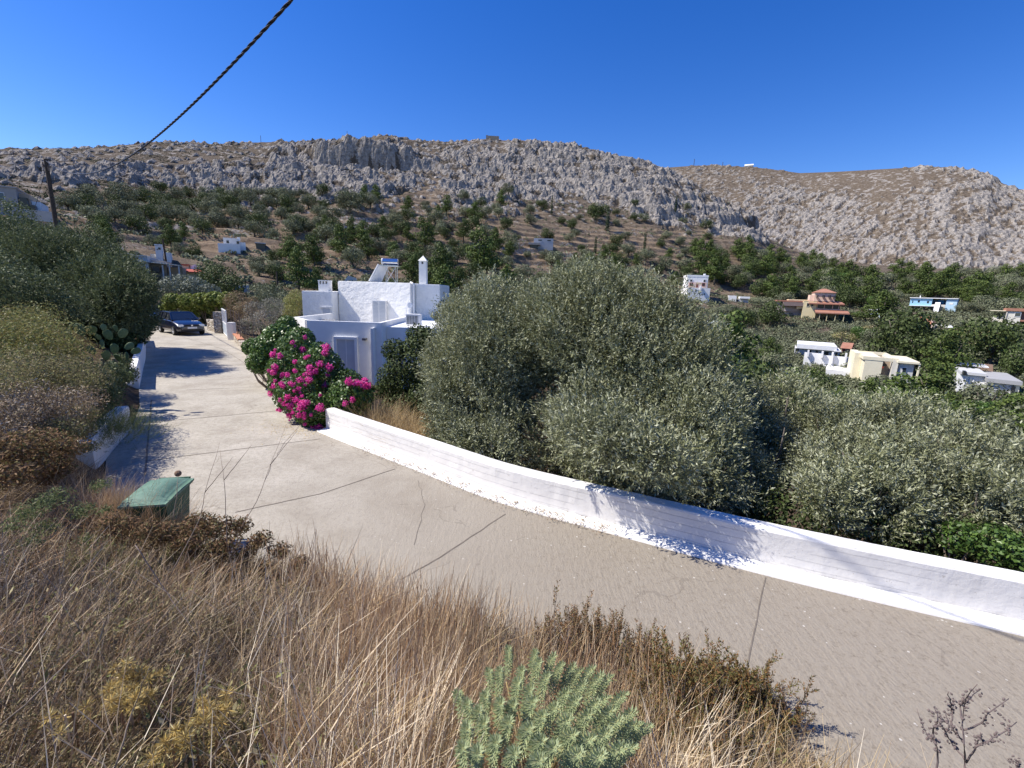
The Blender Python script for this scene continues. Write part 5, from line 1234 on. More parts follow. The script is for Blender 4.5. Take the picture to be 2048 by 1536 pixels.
tag(scrub('garden_undergrowth', L_DARK, 1400, (420, 560, 1000, 700), (.4, 1.0), 34, k=50, dens=.3, lf=.28), 'dark undergrowth around the white house', 'undergrowth')

# ---- near olives : twigs with paired narrow leaves
def sprig_cloud(P, D, nl, L, lw, g, spread=.75, up=.15):
    """P,D: twig base and direction; nl leaves along each twig"""
    n = len(P); t = np.linspace(.12, 1, nl)[None, :, None]; Ls = L * (.7 + .6 * g.random((n, 1, 1)))
    bend = np.zeros((n, 1, 3)); bend[..., 2] = up
    C = P[:, None] + (D[:, None] * t + bend * t * t) * Ls
    side = unit(np.cross(D[:, None], g.normal(size=(n, nl, 3)))); ld = unit(D[:, None] * .75 + side * spread)
    nn = unit(np.cross(ld, g.normal(size=ld.shape))); ll = lw[0] * (.65 + .6 * g.random(n * nl))
    return diamonds(C.reshape(-1, 3), ld.reshape(-1, 3), nn.reshape(-1, 3), ll, ll * lw[1])
def near_tree(name, label, loc, lobes, nsprig, mat, L=.28, leaf=(.062, .26), nl=13, up=.2, trunks=((0, 0),), seed=1, upb=.55, bark=None, tr=.09, cat='tree', grp=None, shell=.62, inner=.25, holes=()):
    g = np.random.default_rng(seed); e = empty(name, loc); tag(e, label, cat, grp)
    P, Nn = lobes_points(nsprig, lobes, g, shell); k = int(nsprig * inner); P2, N2 = lobes_points(k, lobes, g, .15)
    P = np.concatenate([P, P2 * np.array([.9, .9, .95])]); Nn = np.concatenate([Nn, N2])
    # carve gaps so that the crown breaks into clumps
    f = fbm(P[:, 0] * 1.0 + P[:, 2] * .7 + seed, P[:, 1] * 1.0 - P[:, 2] * .9, 3, seed + 60); P, Nn = P[f > .45], Nn[f > .45]
    for hx, hy, hd, hr in holes:
        q = atd(hx, hy, hd) - np.array(loc); k_ = np.linalg.norm(P - q, axis=1) > hr * (.7 + .6 * fbm(P[:, 0] * 3, P[:, 2] * 3, 2, 5)); P, Nn = P[k_], Nn[k_]
    D = unit(Nn * .8 + np.array([0, 0, upb]) + .45 * g.normal(size=P.shape))
    V, F = sprig_cloud(P, D, nl, L, leaf, g, up=up)
    ob('crown', np_mesh('crown', V, F, mat), e)
    parts = []
    for (tx, ty) in trunks:
        parts.append(tube([(tx, ty, -1.4), (tx + .05, ty, -.2), (tx * .8 + .1, ty * .8, .7)], [tr * 1.4, tr * 1.1, tr * .9], 8))
        for l in lobes:
            if g.random() < .85: parts.append(tube([(tx * .8 + .1, ty * .8, .6), ((l[0] + tx) / 2, (l[1] + ty) / 2, l[2] * .6 + .2), (l[0], l[1], l[2]), (l[0] + l[3] * .4 * (g.random() - .5), l[1] + l[4] * .4 * (g.random() - .5), l[2] + l[5] * .6)], [tr * .6, tr * .4, tr * .2, tr * .07], 5))
    ob('trunk', np_mesh('trunk', *merge(parts), bark or M_BARK, True), e); return e
def lob_px(base, items):
    """lobes given by sight line, distance and radius, relative to base"""
    out = []
    for px, py, dist, r in items:
        q = atd(px, py, dist) - np.array(base); rr = (r, r, r * .95) if np.isscalar(r) else r
        out.append((q[0], q[1], q[2], *rr))
    return out
b = (-.35, 10.0, -1.4)
near_tree('olive_tree', 'silvery olive tree left of its taller neighbour behind the roadside wall', b,
          lob_px(b, [(985, 700, 10.2, 1.35), (960, 820, 9.6, 1.1), (1030, 660, 10.6, 1.3), (940, 900, 9.2, .8), (1010, 900, 8.8, .85), (1080, 740, 10.6, 1.3), (930, 740, 10.2, .9), (1060, 640, 10.8, 1.0), (985, 905, 8.0, .36), (930, 890, 8.5, .3), (1000, 610, 10.7, .75), (920, 660, 10.6, .6), (910, 800, 9.9, .6)]),
          19000, L_OLIVE, holes=[(1085, 800, 8.9, .55), (1070, 880, 8.3, .5), (930, 830, 8.6, .35)], inner=.35, leaf=(.07, .29), trunks=((0.1, 0), (.4, .4)), seed=11)
b = (2.1, 9.0, -1.6)
near_tree('olive_tree', 'largest olive tree, domed with pale top shoots, behind the roadside wall', b,
          lob_px(b, [(1190, 690, 9.6, 1.25), (1280, 720, 9.2, 1.25), (1130, 650, 9.9, 1.1), (1180, 610, 9.8, .85), (1265, 640, 9.5, .85), (1365, 740, 8.8, .95), (1200, 850, 8.2, .95), (1290, 860, 7.9, .95), (1390, 840, 7.7, .8), (1130, 870, 8.4, .7), (1240, 945, 7.2, .5), (1330, 950, 6.9, .5), (1400, 920, 7.0, .5), (1180, 960, 7.4, .38), (1330, 640, 9.2, .6), (1395, 700, 8.8, .6), (1200, 880, 6.1, .34), (1250, 898, 5.8, .36), (1300, 918, 5.65, .30), (1150, 870, 6.5, .3), (1350, 935, 5.7, .26)]),
          24000, L_OLIVE, holes=[(1100, 780, 8.6, .5), (1330, 790, 7.4, .32), (1180, 800, 7.6, .3), (1260, 760, 7.9, .25), (1110, 930, 7.6, .4)], inner=.35, leaf=(.07, .29), trunks=((0, 0), (.5, -.3)), seed=12)
b = (4.6, 7.6, -1.9)
near_tree('olive_tree', 'lower olive tree joined to the right side of the largest olive', b,
          lob_px(b, [(1500, 830, 8.2, .85), (1570, 838, 8.6, .78), (1460, 900, 7.6, .75), (1560, 905, 7.4, .76), (1640, 885, 8.0, .72), (1620, 930, 7.0, .6), (1500, 960, 6.9, .45), (1440, 960, 6.8, .4)]),
          13000, L_OLIVE, holes=[(1460, 830, 7.3, .4), (1600, 880, 6.8, .3)], leaf=(.066, .29), trunks=((0, -.3), (-.4, 0)), seed=13)
b = (6.8, 6.9, -2.0)
near_tree('olive_tree', 'bushy low olive at the right edge overhanging the roadside wall', b,
          lob_px(b, [(1720, 892, 7.8, .74), (1810, 890, 7.5, .74), (1780, 950, 6.7, .66), (1880, 920, 7.0, .7), (1960, 950, 6.7, .66), (1700, 950, 6.6, .6), (1860, 1000, 6.0, .5), (2030, 980, 6.2, .65), (1950, 1020, 5.7, .45), (2090, 1060, 5.6, .5), (1750, 1010, 6.0, .42), (1650, 1000, 6.2, .38)]),
          16000, L_OLIVE, holes=[(1690, 880, 6.6, .35), (1830, 930, 6.0, .28), (1750, 1020, 5.8, .25)], leaf=(.062, .29), trunks=((0, -.2), (.7, -.4), (-.5, 0)), seed=14)
# undergrowth under the olives
def leafy(name, label, cat, items, n, mat, leaf, asp=.6, seed=1, jit=1.0, shell=.5, z=None, grp=None, twigs=True, base=None, stuff=False):
    g = np.random.default_rng(seed); pts = [atd(px, py, d) for px, py, d, r in items]; b = np.array(base) if base is not None else np.array([pts[0][0], pts[0][1], zg(pts[0][0], pts[0][1])])
    lob = [(*(p - b), *((r, r, r * .9) if np.isscalar(r) else r)) for p, (_, _, _, r) in zip(pts, items)]
    e = empty(name, tuple(b)); tag(e, label, cat, grp)
    V, F = crown_np(n, lob, leaf, seed, shell, jit, asp=asp); ob('foliage', np_mesh('foliage', V, F, mat), e)
    if twigs:
        parts = []
        for l in lob:
            for k in range(5):
                t = np.array(l[:3]) + rdir(1, g)[0] * np.array(l[3:]) * .8; parts.append(tube([(l[0] * .4, l[1] * .4, -.1), ((l[0] * .7 + t[0] * .3), (l[1] * .7 + t[1] * .3), t[2] * .5), tuple(t)], [.03, .018, .006], 4))
        ob('stems', np_mesh('stems', *merge(parts), M_TWIG), e)
    return e
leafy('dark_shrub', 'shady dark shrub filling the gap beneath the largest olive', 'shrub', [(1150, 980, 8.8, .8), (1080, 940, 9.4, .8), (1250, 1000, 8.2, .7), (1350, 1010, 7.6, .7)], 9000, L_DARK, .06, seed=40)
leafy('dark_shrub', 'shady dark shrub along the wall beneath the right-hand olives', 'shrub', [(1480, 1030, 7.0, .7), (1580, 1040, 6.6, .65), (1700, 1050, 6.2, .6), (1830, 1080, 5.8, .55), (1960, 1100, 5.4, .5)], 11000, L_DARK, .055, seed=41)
leafy('leafy_shrub', 'fresh green shrub against the back of the wall at the right edge', 'shrub', [(1990, 1090, 5.1, .3), (2050, 1110, 4.9, .3), (1920, 1075, 5.3, .24)], 2600, L_BOUG, .05, seed=42)
leafy('laurel_tree', 'dense dark laurel between the bougainvillea and the silvery olive', 'tree', [(830, 730, 13.0, .85), (800, 760, 12.8, .7), (850, 690, 13.2, .6), (838, 672, 13.3, .42), (810, 820, 12.5, .75), (860, 800, 12.2, .7), (790, 700, 13.1, .4), (775, 780, 12.9, .42)], 16000, L_DARK, .085, .5, seed=43, base=(-2.9, 13, -1.6))
# golden grass behind the wall end
def tuft(name, label, items, n, mat, L, seed, droop=.5, w=.007, cat='grass tuft', zf=None):
    g = np.random.default_rng(seed); P = []
    for px, py, d, r in items:
        q = atd(px, py, d); k = n // len(items); a = g.random(k) * 6.283; rr = r * g.random(k) ** .5
        P.append(np.stack([q[0] + rr * np.cos(a), q[1] + rr * np.sin(a), np.zeros(k)], 1))
    P = np.concatenate(P); P[:, 2] = height(P[:, 0], P[:, 1]) if zf is None else zf
    c = P.mean(0); D = unit(np.array([0, 0, 1.]) + .45 * g.normal(size=P.shape) * [1, 1, .2]); dr = np.stack([.5 * g.normal(size=len(P)), .5 * g.normal(size=len(P)), -np.abs(g.normal(size=len(P)))], 1) * droop
    V, F = strips(P, D, L * (.5 + .7 * g.random(len(P))), w, dr); e = ob(name, np_mesh(name, V - c, F, mat)); e.location = tuple(c); tag(e, label, cat); return e
tuft('grass_tuft', 'golden dry grass clump behind the left end of the roadside wall', [(745, 850, 10.6, .45), (790, 860, 10.1, .5), (840, 875, 9.5, .4), (820, 850, 10.8, .6), (770, 840, 11.3, .5)], 9000, L_GOLD, 1.0, 44)

# ---- bougainvillea
bz = -.3
bbase = (-5.3, 12.0, bz)
BG = leafy('bougainvillea', 'large bougainvillea with magenta flowers spilling over the right edge of the driveway', 'shrub',
      [(600, 790, 11.0, .62), (640, 738, 11.8, .62), (690, 772, 11.6, .52), (580, 740, 12.2, .6), (700, 800, 10.9, .6), (630, 820, 10.6, .5), (590, 700, 12.8, .55), (640, 705, 12.4, .34), (722, 785, 11.4, .36), (560, 770, 11.8, .32)], 22000, L_BOUG, .075, .6, seed=51, base=bbase, shell=.62)
leafy('climbing_shrub', 'glossy green climber over the rubble wall left of the bougainvillea', 'shrub', [(540, 700, 14.6, .6), (520, 725, 14.2, .42), (560, 678, 15.0, .58), (600, 680, 14.8, .5), (508, 695, 15.4, .38), (575, 650, 15.6, .36)], 15000, L_BOUG, .085, .6, seed=52, base=(-7.6, 15.0, -.3))
g_ = np.random.default_rng(5)
def cluster_mesh(v):
    g = np.random.default_rng(80 + v); n = 120; d = unit(g.normal(size=(n, 3))); P = d * (.3 + .7 * g.random((n, 1))) * np.array([1, 1, .8]) * .095
    nn = unit(d + .5 * g.normal(size=d.shape)); D = unit(np.cross(nn, g.normal(size=nn.shape))); V, F = diamonds(P, D, nn, .042 * np.ones(n), .034); return np_mesh('flower_cluster', V, F, L_MAG)
CM = [cluster_mesh(v) for v in range(4)]
FL = [(533, 680), (545, 690), (535, 708), (590, 692), (605, 700), (650, 705), (640, 728), (655, 750), (620, 745), (688, 672), (700, 700), (705, 715), (695, 760), (712, 765), (735, 772), (742, 760), (560, 712), (548, 745),
      (550, 762), (565, 770), (575, 750), (590, 742), (585, 770), (600, 760), (610, 770), (600, 785), (592, 800), (575, 795), (560, 800), (560, 820), (568, 835), (585, 825), (600, 815), (612, 805), (608, 835), (590, 845), (575, 850), (628, 858),
      (610, 848), (640, 790), (650, 770), (660, 735), (655, 660), (610, 675), (705, 800), (690, 808), (640, 815), (622, 830), (598, 830), (582, 812), (604, 792), (588, 782), (620, 760), (668, 700), (618, 712)]
FL = FL + [(a + g_.normal() * 9, b + g_.normal() * 9) for a, b in FL[:18] + FL[16:38] + [(530, 700), (528, 725), (540, 760), (552, 790)]]
for i, (px, py) in enumerate(FL):
    best = None
    for l in [(600, 790, 11.0, .62), (640, 738, 11.8, .62), (690, 772, 11.6, .52), (580, 740, 12.2, .6), (700, 800, 10.9, .6), (630, 820, 10.6, .5), (590, 700, 12.8, .55), (640, 705, 12.4, .34), (722, 785, 11.4, .36), (560, 770, 11.8, .32)]:
        c = atd(*l[:3]); r = l[3] * 1.0; d = ray(px, py); oc = EYE - c; bq = oc @ d; dd = bq * bq - (oc @ oc - r * r)
        if dd > 0:
            t = -bq - math.sqrt(dd); best = t if best is None else min(best, t)
    if best is None: continue
    q = EYE + ray(px, py) * best - np.array(bbase)
    o = ob('flower_cluster', CM[i % 4], BG); s = .45 + .85 * g_.random(); o.location = tuple(q); o.scale = (s, s, s); o.rotation_euler = tuple(g_.random(3) * 6)
# fallen petals on the road
P = np.stack([onz(x, y, .012) for x, y in zip(g_.normal(595, 45, 260), g_.normal(858, 10, 260))]); m = ~np.isnan(P[:, 0]); P = P[m]
V, F = diamonds(P, unit(g_.normal(size=P.shape) * [1, 1, .1]), np.tile([0, 0, 1.], (len(P), 1)), .035 * np.ones(len(P)), .025); tag(ob('fallen_petals', np_mesh('fallen_petals', V, F, L_DRYLF)), 'dry petals and leaves scattered at the driveway edge', 'litter', kind='stuff')
P = np.concatenate([np.stack([p[0] - (.05 + .18 * g_.random(70)) * .5 + g_.normal(size=70) * .1, p[1] - (.1 + .2 * g_.random(70)) + g_.normal(size=70) * .05, np.full(70, .05)], 1) for p in wp[14:60:3]])
V, F = diamonds(P, unit(g_.normal(size=P.shape) * [1, 1, .1]), np.tile([0, 0, 1.], (len(P), 1)), .045 * np.ones(len(P)), .012); tag(ob('fallen_leaves', np_mesh('fallen_leaves', V, F, L_RUST)), 'narrow fallen leaves on the painted kerb strip', 'litter', kind='stuff')

# ---- left side of the drive
LT = lambda **k: None
b = (-19.6, 20.6, .9)
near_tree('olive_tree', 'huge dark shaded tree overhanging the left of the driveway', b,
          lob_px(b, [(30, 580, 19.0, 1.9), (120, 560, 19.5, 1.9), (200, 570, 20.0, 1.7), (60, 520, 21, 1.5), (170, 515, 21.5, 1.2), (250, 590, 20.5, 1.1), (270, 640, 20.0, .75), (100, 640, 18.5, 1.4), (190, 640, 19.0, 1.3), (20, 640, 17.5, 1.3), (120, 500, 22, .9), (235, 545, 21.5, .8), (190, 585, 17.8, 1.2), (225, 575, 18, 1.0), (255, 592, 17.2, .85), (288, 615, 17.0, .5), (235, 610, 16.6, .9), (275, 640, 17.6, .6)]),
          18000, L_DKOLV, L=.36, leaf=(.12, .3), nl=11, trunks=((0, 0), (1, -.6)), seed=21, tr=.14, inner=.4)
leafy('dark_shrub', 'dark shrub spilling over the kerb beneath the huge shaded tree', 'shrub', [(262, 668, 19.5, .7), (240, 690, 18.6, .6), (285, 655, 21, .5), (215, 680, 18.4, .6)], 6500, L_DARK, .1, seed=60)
leafy('olive_tree', 'pale green tree at the far left edge below the grey house', 'tree', [(15, 440, 30, 1.6), (50, 470, 30, 1.3), (-20, 470, 29, 1.6), (70, 500, 29, 1.0)], 9000, L_DKOLV, .16, .4, seed=61, base=(-30, 30, 2))
leafy('oleander', 'grey-leaved oleander behind the parked cars', 'shrub', [(350, 575, 39, 1.2), (390, 578, 39, 1.2), (330, 580, 40, 1.0), (420, 585, 39, .9), (370, 568, 40, 1.0)], 6500, leafmat('oleander_leaf', [(.12, .14, .09), (.22, .24, .18), (.34, .36, .30), (.08, .10, .06)], trans=.15), .2, .3, seed=62)
leafy('vine_hedge', 'bright yellow-green vine canopy behind the blue car', 'hedge', [(345, 603, 36, .75), (375, 605, 36, .8), (405, 603, 36, .8), (430, 600, 35.5, .75), (455, 600, 35, .7), (335, 618, 36.5, .7), (395, 618, 36.5, .7), (425, 618, 36, .5)], 9000, leafmat('vine_leaf', [(.12, .17, .03), (.20, .26, .05), (.28, .32, .08), (.14, .15, .04)], trans=.3), .17, .8, seed=63, base=(-25, 37, 0))
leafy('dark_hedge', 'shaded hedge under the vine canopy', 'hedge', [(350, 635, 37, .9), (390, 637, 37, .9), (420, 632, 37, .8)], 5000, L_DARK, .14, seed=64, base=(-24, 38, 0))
leafy('tamarisk', 'reddish-brown feathery shrub over the white garden gate', 'shrub', [(475, 605, 33, .95), (490, 620, 32, .75), (465, 625, 33, .6), (505, 605, 33, .5)], 5200, leafmat('tamarisk_leaf', [(.20, .15, .08), (.28, .17, .09), (.16, .16, .07), (.33, .24, .15)], trans=.15), .12, .25, seed=65, base=(-19, 32.6, -.2))
leafy('grey_shrub', 'twiggy grey shrub behind the wire fence', 'shrub', [(500, 650, 28, .7), (530, 640, 27, .7), (510, 620, 30, .7), (545, 615, 30, .8)], 5200, leafmat('grey_twig_leaf', [(.16, .15, .12), (.25, .23, .2), (.12, .13, .07), (.3, .28, .25)], trans=.1), .1, .25, seed=66, base=(-15, 28, -.6))
leafy('olive_tree', 'soft grey-green tree between the reddish shrub and the white house', 'tree', [(545, 595, 40, 1.4), (580, 605, 39, 1.2), (520, 590, 42, 1.2), (560, 625, 36, 1.0), (600, 600, 38, .5)], 6500, L_FOLIVE, .15, .35, seed=67, base=(-19, 40, -1.5))
leafy('mimosa', 'yellow-green feathery tree touching the left wing of the white house', 'tree', [(588, 605, 33, .75), (580, 625, 32, .6), (592, 590, 34, .5)], 4200, L_YEL, .12, .3, seed=68, base=(-15.4, 33, -1.5))
leafy('shrub', 'dark round shrub below the red-roofed cottage', 'shrub', [(440, 560, 52, 2.0), (420, 545, 54, 1.6), (465, 570, 50, 1.3)], 5200, L_DARK, .22, .5, seed=69)
# prickly pear
M_PAD = plain('cactus_pad', (.075, .12, .05), (.15, .20, .10), 5, rough=.55, bump=.25, bs=40)
def pad_mesh():
    bm = bmesh.new(); bmesh.ops.create_uvsphere(bm, u_segments=20, v_segments=12, radius=.5)
    for v in bm.verts:
        k = .72 + .28 * (v.co.z + .5); v.co.x *= .82 * k; v.co.y *= .14 * k; v.co.z += .5
    me = bpy.data.meshes.new('cactus_pad'); bm.to_mesh(me); bm.free(); me.polygons.foreach_set('use_smooth', [True] * len(me.polygons)); me.materials.append(M_PAD); return me
PADM = pad_mesh(); pb = atd(205, 735, 11.2); pb = (pb[0], pb[1], zg(pb[0], pb[1]))
PP = empty('prickly_pear', pb); tag(PP, 'prickly pear cactus with broad flat pads above the curved white wall', 'cactus')
g_ = np.random.default_rng(9)
for px, py, s, tilt, yaw in [(222, 672, .42, .3, .4), (240, 668, .40, -.5, .9), (208, 690, .4, .5, -.3), (228, 700, .42, -.2, .3), (250, 690, .34, -.9, .2), (215, 712, .42, .2, 1.0), (238, 715, .4, -.4, .1), (252, 712, .38, -.6, -.4), (200, 672, .22, .2, .6), (193, 668, .2, -.3, .2), (168, 664, .5, .4, .2), (182, 662, .45, -.1, .9),
                             (150, 678, .3, .7, .5), (245, 732, .4, -2.6, .4), (205, 728, .4, .3, -.6), (226, 735, .4, -.1, .8), (262, 698, .34, -1.1, .3), (190, 700, .36, .5, .7), (256, 735, .36, -2.3, -.2), (210, 655, .28, .1, 1.2), (232, 655, .26, -.2, .1)]:
    q = atd(px, py + 8, 11.2 + .5 * (g_.random() - .5)); o = ob('pad', PADM, PP); o.location = tuple(q - np.array(pb)); s *= .66; o.scale = (s, s, s); o.rotation_euler = (g_.normal() * .25, -tilt, yaw)
mb = MB()
for x, y in ((0, 0), (.2, .1), (-.4, .05)): mb.cyl((x, y, -.2), (x + .05, y, .9), .09, .07, seg=8)
mb.build('stem', plain('cactus_stem', (.17, .14, .09), (.24, .21, .14), 5), PP)
# shrubs on the left bank
bank = [('weedy_shrub', 'tangled yellow-green shrub at the left edge below the dark tree', L_YEL, [(40, 640, 9.5, .7), (100, 660, 9.2, .7), (10, 680, 8.4, .7), (150, 690, 9.6, .5), (70, 620, 10.5, .6), (-40, 650, 8.5, .7)], 12000, .055),
        ('weedy_shrub', 'olive-brown scrubby bush on the left bank in front of the prickly pear', L_WEED, [(60, 720, 7.8, .65), (120, 740, 8.0, .6), (160, 730, 8.8, .5), (0, 740, 6.9, .6), (190, 745, 9.4, .4), (-60, 760, 6.2, .6)], 14000, .045),
        ('weedy_shrub', 'grey twiggy bush in the middle of the left bank', L_THATCH, [(40, 790, 6.3, .5), (110, 800, 6.8, .5), (-10, 820, 5.6, .45), (160, 790, 7.6, .42)], 11000, .04),
        ('dark_shrub', 'dark green leafy bush at the top of the short retaining wall', L_WEED, [(150, 820, 7.2, .33), (120, 850, 6.4, .32), (165, 850, 7.0, .2)], 5200, .045),
        ('rusty_shrub', 'rusty dry-leaved bush beside the short retaining wall', L_RUST, [(130, 885, 5.6, .26), (100, 905, 5.6, .2), (90, 870, 5.6, .26), (60, 880, 5.0, .32), (10, 890, 4.6, .3)], 7200, .05),
        ('rusty_shrub', 'brown papery-leaved bush at the road edge right of the green bin', L_RUST, [(400, 1035, 4.05, .16), (430, 1045, 3.95, .17), (475, 1040, 4.1, .15), (380, 1070, 3.7, .15), (520, 1070, 4.0, .14), (560, 1090, 4.0, .12), (450, 1075, 3.8, .15), (600, 1115, 3.9, .1)], 4800, .038),
        ('sage_shrub', 'fine-leaved green shrub low on the bank left of the green bin', L_FERN, [(110, 985, 3.9, .16), (60, 1010, 3.6, .15), (160, 1010, 3.9, .13), (30, 1040, 3.3, .12), (200, 960, 4.6, .12)], 2300, .026)]
for i, (nm, lb, mt, it, n, lf) in enumerate(bank):
    it2 = it + [(a + (17 * k) % 41 - 20, y_ + 26 * 9 / d, d - .25, r * .8) for k, (a, y_, d, r) in enumerate(it)] + [(a - 22 + 13 * k % 37, y_ + 8, d + .5, r * .7) for k, (a, y_, d, r) in enumerate(it)]
    leafy(nm, lb, 'shrub', [(a, y_ + 10, d, (r, r, r * .62)) for a, y_, d, r in it2], int(n * 1.7), mt, lf, .34, seed=90 + i, jit=1.4, shell=.1, twigs=False)
leafy('weedy_shrub', 'brown leafy weeds growing up in front of the green bin', 'shrub', [(262, 1060, 3.75, .15), (300, 1068, 3.7, .16), (340, 1070, 3.75, .15), (380, 1062, 3.85, .13), (225, 1050, 3.75, .15)], 4200, L_RUST, .032, .3, seed=122, jit=1.4, shell=.1, twigs=False)
leafy('dark_shrub', 'dark low shrub under the prickly pear at the end of the planter wall', 'shrub', [(228, 752, 10.6, .42), (200, 770, 9.8, .42), (252, 748, 11.8, .3), (214, 792, 9.2, .32), (180, 750, 10.4, .4), (236, 728, 11.9, .35)], 9000, L_DKOLV, .06, .45, seed=120, jit=1.3, shell=.2, twigs=False)
leafy('dark_shrub', 'mid green bush at the far left edge between the tangled shrub and the dark tree', 'shrub', [(20, 590, 12, 1.0), (85, 600, 12.5, .85), (-50, 580, 11, 1.0), (130, 620, 12.5, .6), (0, 550, 13, .9)], 14000, L_DKOLV, .08, .4, seed=121, jit=1.2, shell=.3, twigs=False)
for i_, (x_, y_, r_, m_, lb_) in enumerate([(-6.5, 4.2, .5, L_WEED, 'weedy bush on the bank just beyond the left edge of the view'), (-8.5, 5.5, .7, L_YEL, 'yellow-green bush on the upper left bank'), (-10, 8, .8, L_DKOLV, 'dark bush on the upper left bank'), (-5, 2.2, .4, L_RUST, 'rusty bush on the near left bank'), (-12.5, 10.5, 1.0, L_WEED, 'large weedy bush high on the left bank')]):
    g = np.random.default_rng(140 + i_); V, F = crown_np(5000, rand_lobes(g, 1.0, .9, 7, .6), .06 / r_, 3, .15, 1.2, asp=.4); o = ob('weedy_shrub', np_mesh('weedy_shrub', V, F, m_)); o.location = (x_, y_, zg(x_, y_) - .1); o.scale = (r_, r_, r_); tag(o, lb_, 'shrub')
# feathery bright green shrub
fb = atd(195, 815, 8.2); g_ = np.random.default_rng(77); n = 900
e = empty('feathery_shrub', (fb[0], fb[1], zg(fb[0], fb[1]))); tag(e, 'bright green feathery shrub between the two white retaining walls', 'shrub')
P = np.stack([.35 * g_.normal(size=n) * .6, .35 * g_.normal(size=n) * .6, np.full(n, .1)], 1); D = unit(np.stack([P[:, 0] * 1.3, P[:, 1] * 1.3, np.full(n, .55)], 1) + .18 * g_.normal(size=P.shape))
V, F = sprig_cloud(P + D * .25, D, 22, .42, (.05, .12), g_, spread=.5, up=.05); ob('foliage', np_mesh('foliage', V, F, L_FERN), e)
# ================================================================= FOREGROUND BANK
def bank_points(n, g, r0=.95, r1=9.0, a0=-84, a1=70, dens=None):
    a = np.radians(g.uniform(a0, a1, n)); r = r0 * (r1 / r0) ** g.random(n)
    X = np.sin(a) * r; Y = np.cos(a) * r
    zn, do, up = znear(X, Y); m = (~inside(X, Y)) & up & (do > .06)
    X, Y = X[m], Y[m]
    return np.stack([X, Y, height(X, Y)], 1)
def pxof(P): return proj(P[:, 0], P[:, 1], P[:, 2])
def grass(name, label, n, g, L, w, mat, lean=(.1, .05), sprd=.35, droop=.5, keep=None, r1=9.0, L2=.5, flat=1.0, r0=.95):
    P = bank_points(n, g, r0=r0, r1=r1); px, py = pxof(P)
    if keep is not None: m = keep(px, py, P, g); P = P[m]
    n = len(P); D = unit(np.array([lean[0], lean[1], flat]) + sprd * g.normal(size=(n, 3)) * [1, 1, .3])
    dr = np.stack([.35 * g.normal(size=n) + lean[0], .35 * g.normal(size=n), -np.abs(.6 * g.normal(size=n))], 1) * droop
    r = np.hypot(P[:, 0], P[:, 1]); V, F = strips(P - [0, 0, .03], D, L * (1 - L2 + 2 * L2 * g.random(n)) * np.clip(.55 + r * .14, .6, 1.1), w * np.clip(r / 3.0, .45, 1.6), dr)
    return tag(ob(name, np_mesh(name, V, F, mat)), label, kind='stuff')
g_ = np.random.default_rng(101)
def clump(sc, th, s):
    return lambda px, py, P, g: fbm(P[:, 0] * sc, P[:, 1] * sc, 3, s) > th
# mat of fine dead stalks
grass('dead_undergrowth', 'tangled grey-brown dead stalks matting the bank', 330000, g_, .17, .0046, L_THATCH, (.02, .0), .95, .7, None, 10, flat=.28, r0=.75)
grass('dead_undergrowth', 'finer dead stems standing through the matted bank', 110000, g_, .30, .0042, L_THATCH, (.10, .04), .5, .35, clump(1.3, .42, 5), 10, r0=.75)
# reddish upright grass in the middle and centre-right
def mid(px, py, P, g): return (px > 520) & (px < 1750) & (g.random(len(px)) < np.exp(-((px - 900) / 420) ** 2) * 1.1) & (fbm(P[:, 0] * 2.2, P[:, 1] * 2.2, 2, 8) > .4)
grass('dry_grass', 'upright tawny dry grass in the middle of the bank', 70000, g_, .46, .0056, L_STRAW, (.03, .05), .18, .16, mid, 6, r0=.75)
def left(px, py, P, g): return (px < 760) & (fbm(P[:, 0] * 1.6, P[:, 1] * 1.6, 3, 9) > .5)
grass('dry_grass', 'leaning pale dry grass on the left of the bank', 30000, g_, .32, .0040, L_STRAW, (.34, .1), .34, .3, left, 8, r0=.75)
def right(px, py, P, g): return (px > 1250) & (fbm(P[:, 0] * 2.4, P[:, 1] * 2.4, 2, 10) > .36)
grass('dry_grass', 'golden arching dry grass at the lower right of the bank', 60000, g_, .34, .004, L_GOLD, (.12, .1), .4, .55, right, 5, r0=.75)
# long bent straws with seed heads crossing the left foreground
P = bank_points(1500, g_, 1.2, 6.0, -50, 5); P = P[g_.random(len(P)) < .14]; n = len(P)
D = unit(np.array([.55, .15, .8]) + .22 * g_.normal(size=(n, 3))); V, F = strips(P, D, .38 + .4 * g_.random(n), .004, np.tile([.15, 0, -.12], (n, 1)))
tag(ob('long_straw', np_mesh('long_straw', V, F, L_GOLD)), 'long pale straws leaning across the left foreground', kind='stuff')
P = bank_points(26000, g_, .8, 7, -84, 62); P = P[fbm(P[:, 0] * 1.8, P[:, 1] * 1.8, 3, 19) > .5]; px_, py_ = pxof(P); P = P[(g_.random(len(P)) < .12 + .75 * sstep(420, 720, px_)) & ~((px_ > 880) & (px_ < 1310) & (py_ > 1380))]; n = len(P)
D = unit(np.array([.08, .05, 1]) + .3 * g_.normal(size=(n, 3)) * [1, 1, .3]); V, F = strips(P, D, .30 + .32 * g_.random(n), .005, np.stack([.2 * g_.normal(size=n), .2 * g_.normal(size=n), -.2 * g_.random(n)], 1))
tag(ob('pale_stalks', np_mesh('pale_stalks', V, F, leafmat('bleached_stalk', [(.80, .68, .50), (.62, .48, .32), (.90, .80, .62), (.5, .36, .22)], rough=.7, trans=.15))), 'bleached upright stalks scattered through the dry bank', kind='stuff')
